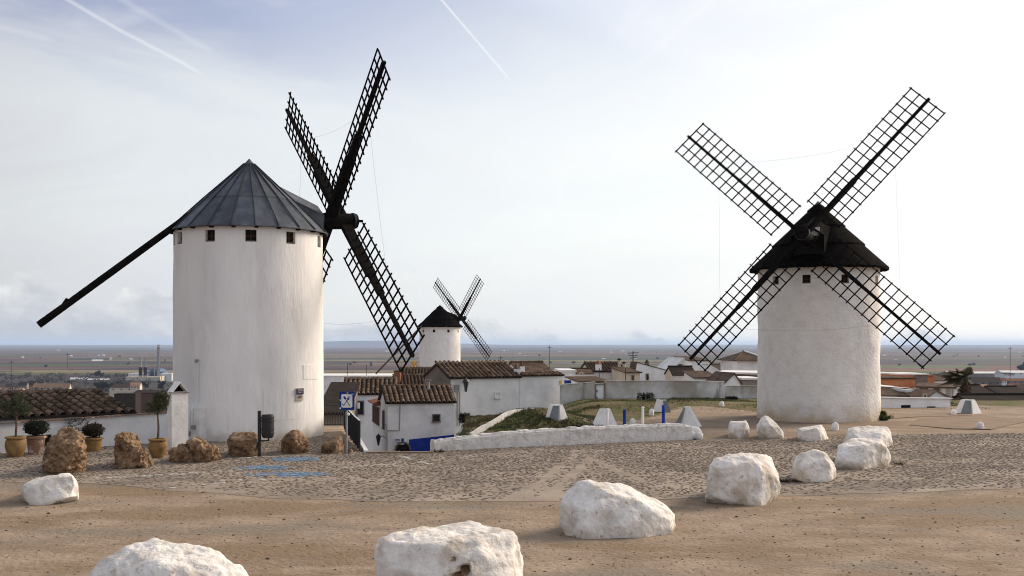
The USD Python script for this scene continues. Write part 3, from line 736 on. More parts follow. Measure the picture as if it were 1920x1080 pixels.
def left_mill():
    c = V(-9.36, 38.0, 0)
    mill = thing('windmill', 'large white windmill on the left with a grey sheet metal cone roof', 'windmill', c, None)
    view = math.atan2(-c[1], -c[0])                      # direction from the mill to the camera
    zc = EYE + 190 / F * 38.0
    wins = []
    for px, w in ((338, .34), (395, .36), (468, .38), (541, .36), (597, .34)):
        wins.append((view + math.asin(np.clip((px - 465) / 142.0, -.999, .999)), zc, .36, .40))
    for k in range(1, 7): wins.append((wins[4][0] + k * .62, zc, .36, .40))
    part(mill, 'tower_wall', tower(2.615, 2.575, -.3, 7.36, c, wins, 4, .06), M['plaster_left'], smooth=35)
    window_fill(mill, c, 2.575, wins)
    # metal roof: panels between seams on two tiers
    zr, za = 7.20, 9.82
    N = 22
    prof = [(2.77, zr), (1.56, zr + 1.16), (.16, za - .16)]
    cap = part(mill, 'roof', lathe([(.30, za - .30), (.02, za + .02), (0.0, za)], 16, c), M['slate_metal'], label='small pointed cap on top of the roof')
    a0 = view + .07
    for k in range(N):
        t0, t1 = a0 + k * 2 * math.pi / N, a0 + (k + 1) * 2 * math.pi / N
        for tier in range(2):
            (ra, z_a), (rb, z_b) = prof[tier], prof[tier + 1]
            lift = .022 if tier == 1 else 0
            rings = []
            for q in (0, .5, 1):
                r_, z_ = ra + (rb - ra) * q, z_a + (z_b - z_a) * q - .05 * math.sin(math.pi * q) * .4 + lift
                if tier == 1 and q == 0: r_ += .05; z_ -= .045
                for t in (t0, (t0 + t1) / 2, t1):
                    rings.append(c + V(math.cos(t) * r_, math.sin(t) * r_, z_ - (.012 if t == (t0 + t1) / 2 else 0)))
            v = np.array(rings); v2 = v - V(0, 0, .03)
            f = [[i * 3 + j, i * 3 + j + 1, i * 3 + j + 4] for i in range(2) for j in range(2)] + [[i * 3 + j, i * 3 + j + 4, i * 3 + j + 3] for i in range(2) for j in range(2)]
            rim = [0, 1, 2, 5, 8, 7, 6, 3]
            g = f + [[x + 9 for x in q[::-1]] for q in f] + [t for i in range(8) for t in ([rim[i], rim[(i + 1) % 8] , rim[(i + 1) % 8] + 9], [rim[i], rim[(i + 1) % 8] + 9, rim[i] + 9])]
            part(cap, 'roof_panel', trimesh.Trimesh(np.vstack([v, v2]), g, process=False), M['slate_metal'], smooth=30)
        pts = [c + V(math.cos(t0) * r_, math.sin(t0) * r_, z_ + .02) for r_, z_ in ((2.78, zr), (1.58, zr + 1.16), (.2, za - .18))]
        part(cap, 'roof_seam', tube(pts, .022, 6), M['seam_metal'])
        tm_ = t0 + .02
        part(mill, 'rafter', box(c + V(math.cos(tm_) * 2.54, math.sin(tm_) * 2.54, zr - .03), (.34, .11, .09), frame(V(math.cos(tm_), math.sin(tm_), 0), V(-math.sin(tm_), math.cos(tm_), 0))), M['dark_wood'])
    part(mill, 'eave_board', lathe([(2.48, zr - .02), (2.69, zr - .03), (2.73, zr + .01)], 64, c), M['seam_metal'], smooth=30)
    psi = .5932
    sides, face = dormer(c, psi, .9, 2.62, 9.05, 8.36, 7.25, 1.2, M['slate_metal'])
    dm = part(mill, 'dormer', sides, M['slate_metal']); part(dm, 'dormer_front', face, M['dark_inside'])
    sails(mill, c, psi, .0618, -.8096, [6.846] * 4, 3.372, 7.845, fat=1.05, gap=.30, twist=-.149, side=.858)
    e = -V(math.cos(psi), math.sin(psi), 0)
    pts = [c + e * 1.6 + V(0, 0, 8.12), c + e * 2.9 + V(0, 0, 7.08), c + e * 4.6 + V(0, 0, 5.73), c + e * 6.15 + V(0, 0, 4.50), c + e * 6.96 + V(0, 0, 3.86)]
    part(mill, 'tail_pole', tube(pts, [.11, .115, .12, .115, .12], 9), M['dark_wood'], smooth=40)
    part(mill, 'tail_knot', tube([pts[3] + V(-.12, 0, -.02), pts[3] + V(.05, 0, .22)], .05, 6), M['dark_wood'])
    # plaque and rendered patches
    def on_wall(px, py0, py1, px1, r, mat, name, th=.03):
        a, b = (view + math.asin((q - 465) / 142.0) for q in (px, px1))
        n = 6
        Yd = 38 - 2.575 * math.cos((a + b) / 2 - view)
        z1, z0 = (EYE - (q - HOR) / F * Yd for q in (py0, py1))
        vi, vo = [], []
        for t in np.linspace(a, b, n):
            e_ = V(math.cos(t), math.sin(t), 0)
            for zz in (z0, z1): vo.append(c + e_ * (r + th) + V(0, 0, zz)); vi.append(c + e_ * (r - .02) + V(0, 0, zz))
        v = np.array(vo + vi); k = 2 * n; f = []
        for i in range(n - 1):
            p = 2 * i
            for q in ([p, p + 2, p + 3, p + 1], [k + p, k + p + 1, k + p + 3, k + p + 2], [p + 1, p + 3, k + p + 3, k + p + 1], [p, k + p, k + p + 2, p + 2]): f += [q[:3], [q[0], q[2], q[3]]]
        for p in (0, 2 * (n - 1)): f += [[p, p + 1, k + p + 1], [p, k + p + 1, k + p]]
        t = trimesh.Trimesh(v, f, process=False); t.fix_normals()
        return part(mill, name, t, mat)
    on_wall(563, 684, 712, 592, 2.605, M['plaster_left'], 'wall_patch', .012)
    on_wall(490, 732, 789, 545, 2.605, M['plaster_left'], 'wall_patch', .008)
    pl = on_wall(548.5, 729, 752, 562, 2.605, M['beige'], 'plaque', .035)
    a = view + math.asin((555 - 465) / 142.0); e_ = V(math.cos(a), math.sin(a), 0); s_ = V(-e_[1], e_[0], 0)
    b0 = c + e_ * 2.66
    part(pl, 'plaque_panel', box(b0 + V(0, 0, EYE - 89.5 / F * 36.1), (.02, .31, .20), frame(e_, s_)), M['navy'])
    for k_, (dz, w_) in enumerate(((.055, .2), (.015, .24), (-.03, .16))):
        part(pl, 'print_line', box(b0 + e_ * .012 + V(0, 0, EYE - 89.5 / F * 36.1 + dz), (.004, w_, .016), frame(e_, s_)), M['beige'])
    for k_, (dz, w_) in enumerate(((-.17, .2), (-.215, .16))):
        part(pl, 'print_line', box(b0 - e_ * .004 + V(0, 0, EYE - 89.5 / F * 36.1 + dz), (.02, w_, .014), frame(e_, s_)), M['navy'])
    # meter cabinet and conduit at its foot
    a = view + math.asin((372 - 465) / 142.0); e_ = V(math.cos(a), math.sin(a), 0); s_ = V(-e_[1], e_[0], 0)
    cb = part(mill, 'meter_cabinet', box(c + e_ * 2.68 + V(0, 0, .56), (.42, .80, 1.12), frame(e_, s_)), M['wash_plain'])
    part(cb, 'cabinet_door', box(c + e_ * 2.90 + s_ * .16 * -1 + V(0, 0, .74), (.02, .36, .62), frame(e_, s_)), M['white_metal'])
    part(cb, 'vent_grille', box(c + e_ * 2.90 - s_ * .14 + V(0, 0, .27), (.02, .30, .16), frame(e_, s_)), M['grey_metal'])
    q = c + e_ * 2.93 + s_ * .10
    cd = part(mill, 'conduit', tube([q + V(0, 0, .55), q + V(0, 0, 1.1), c + e_ * 2.665 + s_ * .10 + V(0, 0, 1.35), c + e_ * 2.655 + s_ * .10 + V(0, 0, 2.65)], .028, 8), M['white_metal'])
    part(cd, 'junction_box', box(q + s_ * .06 + V(0, 0, .5), (.08, .16, .12), frame(e_, s_)), M['grey_metal'])
    part(cd, 'junction_box', box(c + e_ * 2.675 + s_ * .06 + V(0, 0, 2.68), (.08, .09, .12), frame(e_, s_)), M['grey_metal'])


def dark_mill(c, label, z0, ztop, za, R, Rr, psi, tau, phi, L, off, zh, wins, plaster, seed, tail=None, zeave=None, right=False):
    c = V(*c)
    mill = thing('windmill', label, 'windmill', c, None)
    view = math.atan2(-c[1], -c[0])
    part(mill, 'tower_wall', tower(R + .03, R, z0, ztop, c, wins, seed, .14 if right else .08), plaster, smooth=35)
    window_fill(mill, c, R, wins)
    ze = zeave
    edges = [0, .34, .62, .86]
    roof = None
    for i in range(4):
        t0, t1 = edges[i], (edges[i + 1] + .03 if i < 3 else .985)
        f = lambda t: (Rr * (1 - t), ze + (za - ze) * t)
        (ra, z_a), (rb, z_b) = f(t0), f(t1)
        ra += .03 * (3 - i) * 0 + .05; 
        m = cone_band(c, ra, z_a + .02, rb, z_b, .10, 72, .018, seed + i)
        if roof is None: roof = part(mill, 'roof', m, M['thatch'], smooth=25)
        else: part(roof, 'thatch_tier', m, M['thatch'], smooth=25)
    part(roof, 'roof_cap', lathe([(.20, za - .19), (.02, za + .02), (0, za)], 12, c), M['slate_metal'])
    rr = np.random.RandomState(seed)
    if False:                                            # the roof's thick boards, each ridge running down the slope
        for k in range(64):
            a = k / 64 * 2 * math.pi + rr.uniform(-.02, .02)
            e = V(math.cos(a), math.sin(a), 0)
            t0 = rr.choice([0, .02, .05]); t1 = rr.uniform(.45, .9)
            P0, P1 = c + e * (Rr * (1 - t0) + .07) + V(0, 0, ze + (za - ze) * t0 + .055), c + e * (Rr * (1 - t1) + .05) + V(0, 0, ze + (za - ze) * t1 + .05)
            part(roof, 'roof_batten', beam(P0, P1, .075, .03, (0, 0, 1), w2=.03), M['thatch'])
    d = (za - ze)
    sides, face = dormer(c, psi, .5, Rr * .93, ze + d * .78, ze + d * .56, ze, 1.35, M['thatch'])
    dm = part(mill, 'dormer', sides, M['thatch']); part(dm, 'dormer_front', face, M['dark_inside'])
    if right:
        e = V(math.cos(psi), math.sin(psi), 0); s = V(-e[1], e[0], 0)
        p = c + e * (Rr * .93 - .16) + s * .24 + V(0, 0, ze + d * .56 - .25)
        part(dm, 'metal_sheet', box(p, (.03, .46, .34), frame(e, s)), M['roof_pale'], label='pale sheet in the dark roof housing')  # pale rectangle set into the dormer opening
        part(dm, 'brace', beam(p + s * -.1 + V(0, 0, -.6), p + s * .34 * 1 + V(0, 0, .1), .05, .05), M['grey_wood'])
    sails(mill, c, psi, tau, phi, L, off, zh, fat=.85 if right else 1.0, gap=-.2 if right else .2, twist=.0988 if right else 0.0, side=.824 if right else .86, dphi=.0212 if right else 0.0)
    if tail:
        e = -V(math.cos(psi), math.sin(psi), 0)
        part(mill, 'tail_pole', tube([c + e * 1.4 + V(0, 0, ze + .5), c + e * (Rr + .1) + V(0, 0, ze - .05), c + e * tail[0] + V(0, 0, tail[1])], [.13, .15, .12], 8), M['grey_wood'], smooth=40)
    return mill, c, view


left_mill()
cR = (13.37, 46.6, 0)
vR = math.atan2(-46.6, -13.4)
zR = EYE + 122 / F * 44.2
winsR = [(vR + math.asin((px - 1535) / 116.0), zR, .34, .36) for px in (1457, 1514, 1584, 1643)] + [(vR + 2.0 + .6 * k, zR, .34, .36) for k in range(5)]
dark_mill(cR, 'white windmill on the right with a dark conical roof and four broad lattice sails', -.3, 6.55, 9.47, 2.57, 2.88, -2.0105, .1417, .7259, [6.998, 6.947, 6.725, 6.89], 3.291, 7.644, winsR, M['plaster_right'], 12, zeave=6.50, right=True)
cM = (-9.6, 142.0, 0)
vM = math.atan2(-142, 9.6)
winsM = [(vM + math.asin((px - 825) / 38.5), 4.95, .34, .36) for px in (794, 814, 841, 859)]
dark_mill(cM, 'small distant white windmill standing behind the tiled houses', -9.0, 5.6, 8.45, 2.72, 3.02, .7214, .1118, -.7835, [7.2] * 4, 3.512, 6.68, winsM, M['plaster_middle'], 21, tail=(10.2, -.5), zeave=5.55)

# ------------------------------------------------------------------ boulders
def rock(name, label, cat, hulls, mat, sink=.12, res=.055, amp=.05, freq=2.2, seed=0, group=None, pits=None, smooth_it=4, rough=.55):
    """hulls: lists of (px, py, dY) at the base depth Y0; each hull is blown up by its own points, then weathered"""
    man = None
    for pts in hulls:
        m = hull(pts)
        m = m3.Manifold(m3.Mesh(np.asarray(m.vertices, np.float32), np.asarray(m.faces, np.uint32)))
        man = m if man is None else man + m
    man = man.refine_to_length(res)
    t = tm(man); t.merge_vertices()
    trimesh.smoothing.filter_taubin(t, lamb=.5, nu=.52, iterations=smooth_it * 2)
    if name == 'white_boulder':                      # fracture faces
        rc = np.random.RandomState(seed + 50)
        sz = np.ptp(t.vertices, axis=0).mean()
        for _ in range(16):
            dr = rc.normal(size=3); dr[2] = abs(dr[2]) * .8; dr[1] = -abs(dr[1]) if rc.rand() < .6 else dr[1]; dr /= np.linalg.norm(dr)
            q_ = t.vertices @ dr
            ex = np.maximum(0, q_ - (q_.max() - sz * rc.uniform(.02, .065)))
            t.vertices = t.vertices - ex[:, None] * dr
    v, n = t.vertices.copy(), t.vertex_normals
    q = v * freq
    big = meshkit.fbm(q * .55, 3, seed) - .5
    rid = 1 - np.abs(2 * meshkit.fbm(q * 1.3, 4, seed + 5) - 1)
    fine = meshkit.fbm(q * 5, 3, seed + 9) - .5
    t.vertices = v + n * (big * (1.7 if name == 'white_boulder' else 2.6) * amp + (rid - .75) * 1.5 * amp + fine * rough * amp)[:, None]
    if name == 'brown_boulder':
        w_ = meshkit.noise(t.vertices * 11, seed + 3); w2 = meshkit.noise(t.vertices * 23, seed + 4)
        t.vertices = t.vertices - n * (.040 * sm((w_ - .52) / .3) + .022 * sm((w2 - .55) / .3))[:, None]
    hollow = None
    if pits:
        hollow = np.zeros(len(t.vertices))
        for px, py, r_, dep in pits:
            vv = t.vertices
            sx, sy = CX + F * vv[:, 0] / vv[:, 1], HOR - F * (vv[:, 2] - EYE) / vv[:, 1]
            near_ = np.nonzero(np.hypot(sx - px, sy - py) < 9)[0]
            p = vv[near_[np.argmin(vv[near_, 1])]]
            w_ = np.exp(-(np.linalg.norm((vv - p) * (1, .6, 1), axis=1) * (1 + .5 * (meshkit.noise(vv * 14, 3) - .5)) / r_) ** 4)
            hollow = np.maximum(hollow, w_)
            t.vertices = vv + V(.15, 1, .1) * (dep * w_)[:, None]
    base = V(t.vertices[:, 0].mean(), t.vertices[:, 1].mean(), 0)
    if hollow is not None:
        inside = hollow[t.faces].mean(1) > .5
        dark = trimesh.Trimesh(t.vertices, t.faces[inside], process=True)
        t = trimesh.Trimesh(t.vertices, t.faces[~inside], process=True)
    path = solo(name, t, mat, label, cat, group, smooth=38)
    if hollow is not None: part(path, 'bare_hollow', dark, M['rock_brown'], smooth=38, label='bare brown stone inside the hollow')
    return path


def block(base_px, Y0, top_f, top_b, bot_f, bot_b, sink=.12):
    """a boulder from front/back outlines in the photograph: (px, py) lists at the depths Y0 and Y0 + d"""
    pts = []
    for lst, d in ((bot_f, 0.0), (top_f, .12)):
        for px, py, *dd in lst: pts.append(at(px, py, Y0 + (dd[0] if dd else d)))
    return pts


def from_px(Y0, pts):
    out = []
    for px, py, d in pts:
        p = at(px, py, Y0 + d); out.append(p)
    return out


def grounded(Y0, pts, sink=.10):
    """(px, py, d): picture point on the boulder at depth Y0 + d; d None: a point on the ground there; ground points also go below ground"""
    out = []
    for px, py, d in pts:
        if d is None:
            g = gp(px, py); out += [g, g - V(0, 0, sink)]
        else: out.append(at(px, py, Y0 + d))
    return out


WR = 'white painted boulders edging the square'
def white(label, Y0, *hulls, **k):
    k.setdefault('smooth_it', 2); k.setdefault('rough', .7); k['amp'] = k.get('amp', .04) * 1.25
    rock('white_boulder', label, 'boulder', [grounded(Y0, h) for h in hulls], M['rock_white'], group=None, **k)


white('low flat white boulder at the far left edge of the cobbles', 21.4, [(38, 905, .1), (45, 938, None), (62, 948, None), (146, 934, None), (148, 925, .2), (146, 898, .25), (131, 886, .4), (66, 893, .5), (38, 908, .5), (128, 920, None), (60, 922, None)], seed=1, res=.05, amp=.035, freq=3.2)
white('big rounded white boulder cut by the bottom left frame edge', 13.6, [(166, 1085, .3), (196, 1048, .5), (235, 1028, .6), (284, 1013, .8), (300, 1014, .8), (352, 1026, .8), (410, 1034, .7), (448, 1060, .5), (470, 1090, .4), (475, 1130, None), (160, 1130, None), (300, 1140, None), (300, 1060, 0), (400, 1075, 0), (230, 1070, .05), (180, 1085, None), (455, 1085, None)], seed=2, res=.045, amp=.05, freq=2.6)
h3 = [(699, 1022, .05), (704, 1075, -.02), (702, 1105, None), (740, 1001, .35), (712, 1012, .3), (850, 975, 1.0), (932, 979, 1.0), (968, 991, .75), (980, 1040, .5), (985, 1085, None), (960, 1112, None), (850, 1122, None), (905, 1016, .05), (935, 1030, .1), (880, 1020, -.02), (715, 1028, -.02), (760, 1090, None)]
white('white boulder with a hollow in its face at bottom centre', 14.0, h3, seed=3, res=.04, amp=.04, freq=2.6, pits=[(872, 1066, .085, .16), (855, 1082, .08, .16), (852, 1044, .04, .06)])
white('long sloping white boulder right of bottom centre', 17.9, [(1038, 962, .2), (1052, 918, .35), (1085, 901, .55), (1100, 903, .6), (1170, 909, .8), (1232, 936, .85), (1268, 962, .7), (1272, 985, .5), (1262, 996, None), (1222, 1006, None), (1110, 1009, None), (1066, 1012, None), (1060, 935, .1), (1130, 928, .1), (1205, 950, .12), (1222, 970, .1), (1046, 975, .1), (1058, 995, None), (1250, 975, None), (1090, 980, None)], seed=4, res=.045, amp=.045, freq=2.4)
white('tall squarish white boulder with a lit right face beyond the long one', 21.5, [(1322, 925, .1), (1330, 868, .25), (1345, 856, .45), (1400, 847, .7), (1448, 845, .75), (1463, 866, .55), (1466, 900, .55), (1456, 930, None), (1426, 948, None), (1400, 944, None), (1322, 940, None), (1425, 862, .0), (1420, 936, .0), (1345, 880, .05), (1440, 915, None), (1350, 915, None)], seed=5, res=.045, amp=.045, freq=2.5)
white('pointed five sided white boulder between the tall squarish one and the wide one', 24.9, [(1483, 895, .1), (1490, 853, .3), (1527, 842, .5), (1548, 848, .5), (1570, 878, .5), (1571, 888, .5), (1566, 894, None), (1540, 906, None), (1484, 899, None), (1536, 856, .05), (1530, 900, .02), (1500, 866, .12), (1500, 885, None), (1560, 885, None)], seed=6, res=.045, amp=.03, freq=2.8)
white('wide white boulder in front of another at the bend of the row', 27.5, [(1561, 862, .2), (1563, 838, .3), (1580, 826, .6), (1610, 820, .9), (1650, 824, .9), (1672, 848, .7), (1676, 860, .6), (1660, 876, None), (1630, 881, None), (1575, 879, None), (1562, 874, None), (1645, 838, .1), (1640, 870, .0), (1570, 845, .1), (1660, 862, None), (1575, 858, None)], seed=7, res=.05, amp=.04, freq=2.4)
white('white boulder half hidden behind the wide one', 33.2, [(1578, 815, .2), (1580, 800, .5), (1628, 797, .7), (1664, 800, .8), (1673, 812, .6), (1674, 835, None), (1578, 840, None), (1650, 815, 0), (1640, 845, None), (1600, 830, None), (1670, 828, None)], seed=8, res=.055, amp=.04, freq=2.4)
white('flat topped slanting white boulder between the pointed pair and the far bend', 35.6, [(1493, 805, .1), (1497, 826, None), (1495, 802, .4), (1546, 795, .6), (1554, 815, .5), (1552, 823, None), (1540, 827, None), (1505, 827, None), (1535, 800, .1), (1545, 820, None), (1500, 818, None)], seed=9, res=.05, amp=.025, freq=2.6)
white('peaked white boulder leaning right before the right windmill', 36.2, [(1415, 792, .2), (1424, 783, .3), (1436, 778, .4), (1450, 786, .5), (1468, 806, .5), (1470, 814, .5), (1468, 821, None), (1424, 822, None), (1428, 800, .05), (1450, 800, .05), (1440, 823, None), (1428, 815, None), (1462, 815, None)], seed=10, res=.05, amp=.03, freq=2.8)
white('small cube-like white boulder leftmost of the far row', 36.6, [(1366, 795, .1), (1369, 789, .4), (1402, 788, .5), (1405, 800, .4), (1405, 819, None), (1366, 821, None), (1385, 822, None), (1370, 797, .05), (1400, 797, .05), (1370, 813, None), (1402, 813, None)], seed=11, res=.05, amp=.02, freq=2.8)
for lab, px0, px1, py0, py1 in (('tiny round white stone on the far right dirt', 1834, 1848, 791, 805), ('tiny white stone left of the right hand white prism', 1785, 1795, 768, 778), ('tiny white stone alone on the grass by the right windmill', 1349, 1359, 762, 771), ('tiny white stone between the coloured posts and the farthest prism', 1217, 1227, 769, 781), ('little white stone among the posts behind the low wall', 1181, 1193, 785, 798), ('stubby white marker stone behind the far bend of boulders', 1561, 1575, 793, 807)):
    Y0 = EYE * F / (py1 - HOR); w = (px1 - px0) / F * Y0; c0 = gp((px0 + px1) / 2, py1); c0[2] = float(H(c0[0], c0[1])); hh = (py1 - py0) / F * Y0
    pr = [(.0, -.1), (w * .5, -.1), (w * .5, hh * .35), (w * .42, hh * .8), (w * .15, hh), (0, hh)]
    m = lathe([(max(r_, .002), z_) for r_, z_ in pr], 12, c0 + V(0, w / 2, 0))
    m.vertices += (meshkit.fbm(m.vertices * 4, 3, int(px0))[:, None] - .5) * .08 * w
    solo('marker_stone', m, M['wash_plain'], lab, 'stone', None, smooth=50)


def brown(label, Y0, *hulls, **k):
    rock('brown_boulder', label, 'boulder', [grounded(Y0, h) for h in hulls], M['rock_brown'], rough=1.0, **k)


brown('tallest brown boulder, an upright pillar at the left', 26.5, [(79, 884, None), (82, 868, .1), (96, 820, .3), (118, 802, .5), (140, 800, .6), (154, 816, .5), (158, 845, .4), (156, 884, None), (120, 889, None), (110, 830, .1), (145, 835, .1), (100, 870, None), (150, 868, None)], seed=31, amp=.10, freq=3, res=.034)
brown('brown boulder with a flat top and a low lump on its right', 27.7, [(217, 874, None), (219, 815, .2), (222, 811, .4), (250, 811, .5), (262, 822, .4), (268, 850, .2), (270, 877, None), (225, 878, None), (240, 830, .05), (225, 865, None), (262, 865, None)], [(250, 870, None), (268, 835, .4), (280, 850, .4), (284, 872, None), (262, 877, None), (275, 866, None), (265, 850, .1)], seed=32, amp=.10, freq=3.4, res=.034)
brown('low two humped brown boulder in front of the white pillar', 29.0, [(318, 862, None), (323, 845, .3), (345, 834, .5), (365, 845, .4), (372, 866, None), (330, 867, None), (340, 845, .1), (330, 856, None)], [(352, 862, None), (356, 828, .4), (372, 821, .6), (392, 830, .6), (408, 842, .5), (416, 860, None), (400, 866, None), (360, 866, None), (375, 840, .1), (408, 856, None)], seed=33, amp=.10, freq=3.4, res=.034)
brown('squat round brown boulder left of the litter bin', 30.4, [(428, 852, None), (430, 820, .3), (440, 812, .5), (470, 811, .6), (482, 822, .5), (484, 852, None), (435, 857, None), (478, 857, None), (440, 825, .05), (472, 825, .05), (434, 846, None), (480, 846, None)], seed=34, amp=.09, freq=3.4, res=.034)
brown('domed brown boulder right of the litter bin', 31.2, [(527, 846, None), (530, 824, .3), (545, 808, .5), (558, 808, .6), (574, 826, .5), (580, 848, None), (535, 850, None), (572, 850, None), (550, 822, .05), (533, 842, None), (575, 842, None)], seed=35, amp=.09, freq=3.4, res=.034)
brown('smooth wedge shaped brown boulder at the foot of the blue sign', 31.4, [(602, 848, None), (604, 834, .2), (632, 815, .5), (641, 816, .5), (645, 848, None), (625, 851, None), (630, 830, .1), (608, 842, None), (643, 842, None)], seed=36, amp=.03, freq=2.6, res=.05)
brown('little brown rock right of the blue sign post', 31.4, [(648, 850, None), (654, 838, .15), (660, 842, .2), (664, 850, None), (655, 851, None), (655, 846, None)], seed=37, amp=.02, freq=4, res=.04, sink=.05)

# ------------------------------------------------------------------ low whitewashed stone wall
def low_wall():
    r = np.random.RandomState(8)
    A, B = gp(815, 846), gp(1300, 824)
    e = (B - A) / np.linalg.norm(B - A); n = V(-e[1], e[0], 0)
    Lw = np.linalg.norm(B - A)
    top = lambda t: np.interp(t / Lw, [0, .05, .28, .5, .93, 1.0], [.30, .36, .50, .56, .56, .46])
    w = thing('low_stone_wall', 'low whitewashed rubble wall between the cobbles and the grass mound', 'wall', A)
    ts = np.linspace(0, Lw, 30)
    v, f = [], []
    for t in ts:
        for a, z in ((.042, -.2), (.042, top(t) - .06), (.40, top(t) - .06), (.40, -.2)): v.append(A + e * t + n * a + V(0, 0, z))
    for i in range(len(ts) - 1):
        for j in range(4):
            a, b = i * 4 + j, i * 4 + (j + 1) % 4
            f += [[a, b, b + 4], [a, b + 4, a + 4]]
    f += [[0, 2, 1], [0, 3, 2]]; k = len(v) - 4; f += [[k, k + 1, k + 2], [k, k + 2, k + 3]]
    t_ = trimesh.Trimesh(v, f, process=False); t_.fix_normals()
    part(w, 'wall_core', t_, M['stone_wash'])
    # irregular stones set in the face, and a rough coping
    pts = []
    for row in range(4):
        t = r.uniform(0, .1)
        while t < Lw: pts.append((t + r.uniform(-.06, .06), .56 * (row + .5) / 4 + r.uniform(-.045, .045))); t += r.uniform(.13, .34)
    face = Polygon([(0, -.02)] + [(Lw, -.02)] + [(t, top(t) - .05) for t in ts[::-1]])
    for g in shapely.voronoi_polygons(shapely.MultiPoint(pts), extend_to=face.envelope.buffer(1)).geoms:
        g = g.intersection(face).buffer(.001).simplify(.01)
        if g.is_empty or g.geom_type != 'Polygon' or g.area < .003: continue
        a2, b2 = np.array(g.exterior.coords)[:-1], np.array(g.buffer(-.016).exterior.coords if not g.buffer(-.016).is_empty and g.buffer(-.016).geom_type == 'Polygon' else g.centroid.buffer(.01).exterior.coords)[:-1]
        o1, o2 = r.uniform(.0, .014), r.uniform(-.004, .012)
        part(w, 'wall_stone', hull([A + e * q[0] + V(0, 0, q[1]) + n * d for q, d in [(q, .034 + o1) for q in a2] + [(q, .10) for q in a2] + [(q, .020 + o1 + o2) for q in b2]]), M['stone_wash'])
    t = 0.0
    while t < Lw - .03:
        wd = min(r.uniform(.10, .34), Lw - t)
        hh = top(t + wd / 2) + r.uniform(-.022, .02)
        b = []
        for sx in (-1, 1):
            for d in (r.uniform(.02, .05), r.uniform(.38, .44)): b += [A + e * (t + wd / 2 + sx * (wd / 2 + .012)) + n * d + V(0, 0, hh - .13), A + e * (t + wd / 2 + sx * (wd / 2 - .012)) + n * (d + (.04 if d < .2 else -.04)) + V(0, 0, hh + r.uniform(-.025, .02))]
        part(w, 'coping_stone', hull(b), M['stone_wash'])
        t += wd
    # rounded rubble end
    for k in range(7):
        p = B + e * r.uniform(-.05, .28) + n * r.uniform(0, .4) + V(0, 0, r.uniform(.0, .30))
        m = trimesh.creation.icosphere(1, .16); m.vertices *= (1 + .3 * (meshkit.noise(m.vertices * 9 + k)[:, None] - .5)); m.apply_translation(p)
        part(w, 'wall_stone', m, M['stone_wash'], smooth=30)


low_wall()

# painted posts on the wall, and prism shaped vents
for px, py0, py1, col, lab in ((1139, 766, 800, 'wash_plain', 'white post in front of the nearest left prism'), (1171, 768, 798, 'blue_paint', 'left one of two blue posts behind the low wall'), (1205, 763, 798, 'wash_plain', 'white post between the two blue posts'), (1244, 760, 797, 'blue_paint', 'right one of two blue posts behind the low wall')):
    A, B = gp(815, 846), gp(1300, 824)
    # stands just behind the wall
    for Y in np.arange(32, 40, .02):
        x = (px - CX) / F * Y
        if (Y - A[1]) > (B[1] - A[1]) / (B[0] - A[0]) * (x - A[0]) + .62: break
    p = V(x, Y, float(H(x, Y)))
    zt = EYE - (py0 - HOR) / F * Y
    post = thing('post', lab, 'post', p)
    part(post, 'shaft', tube([p + V(0, 0, -.2), V(x, Y, zt - .03)], .055 if col == 'blue_paint' else .048, 10), M[col], smooth=40)
    part(post, 'post_cap', lathe([(.05, zt - .035), (.062, zt - .03), (.05, zt), (.001, zt + .012)], 10, V(x, Y, 0)), M[col], smooth=40)


def hit(px, py, Y0=22, Y1=75):
    Y = np.arange(Y0, Y1, .05)
    x, z = (px - CX) / F * Y, EYE - (py - HOR) / F * Y
    k = np.nonzero(z <= H(x, Y))[0]
    i = k[0] if len(k) else len(Y) - 1
    return V(x[i], Y[i], z[i])


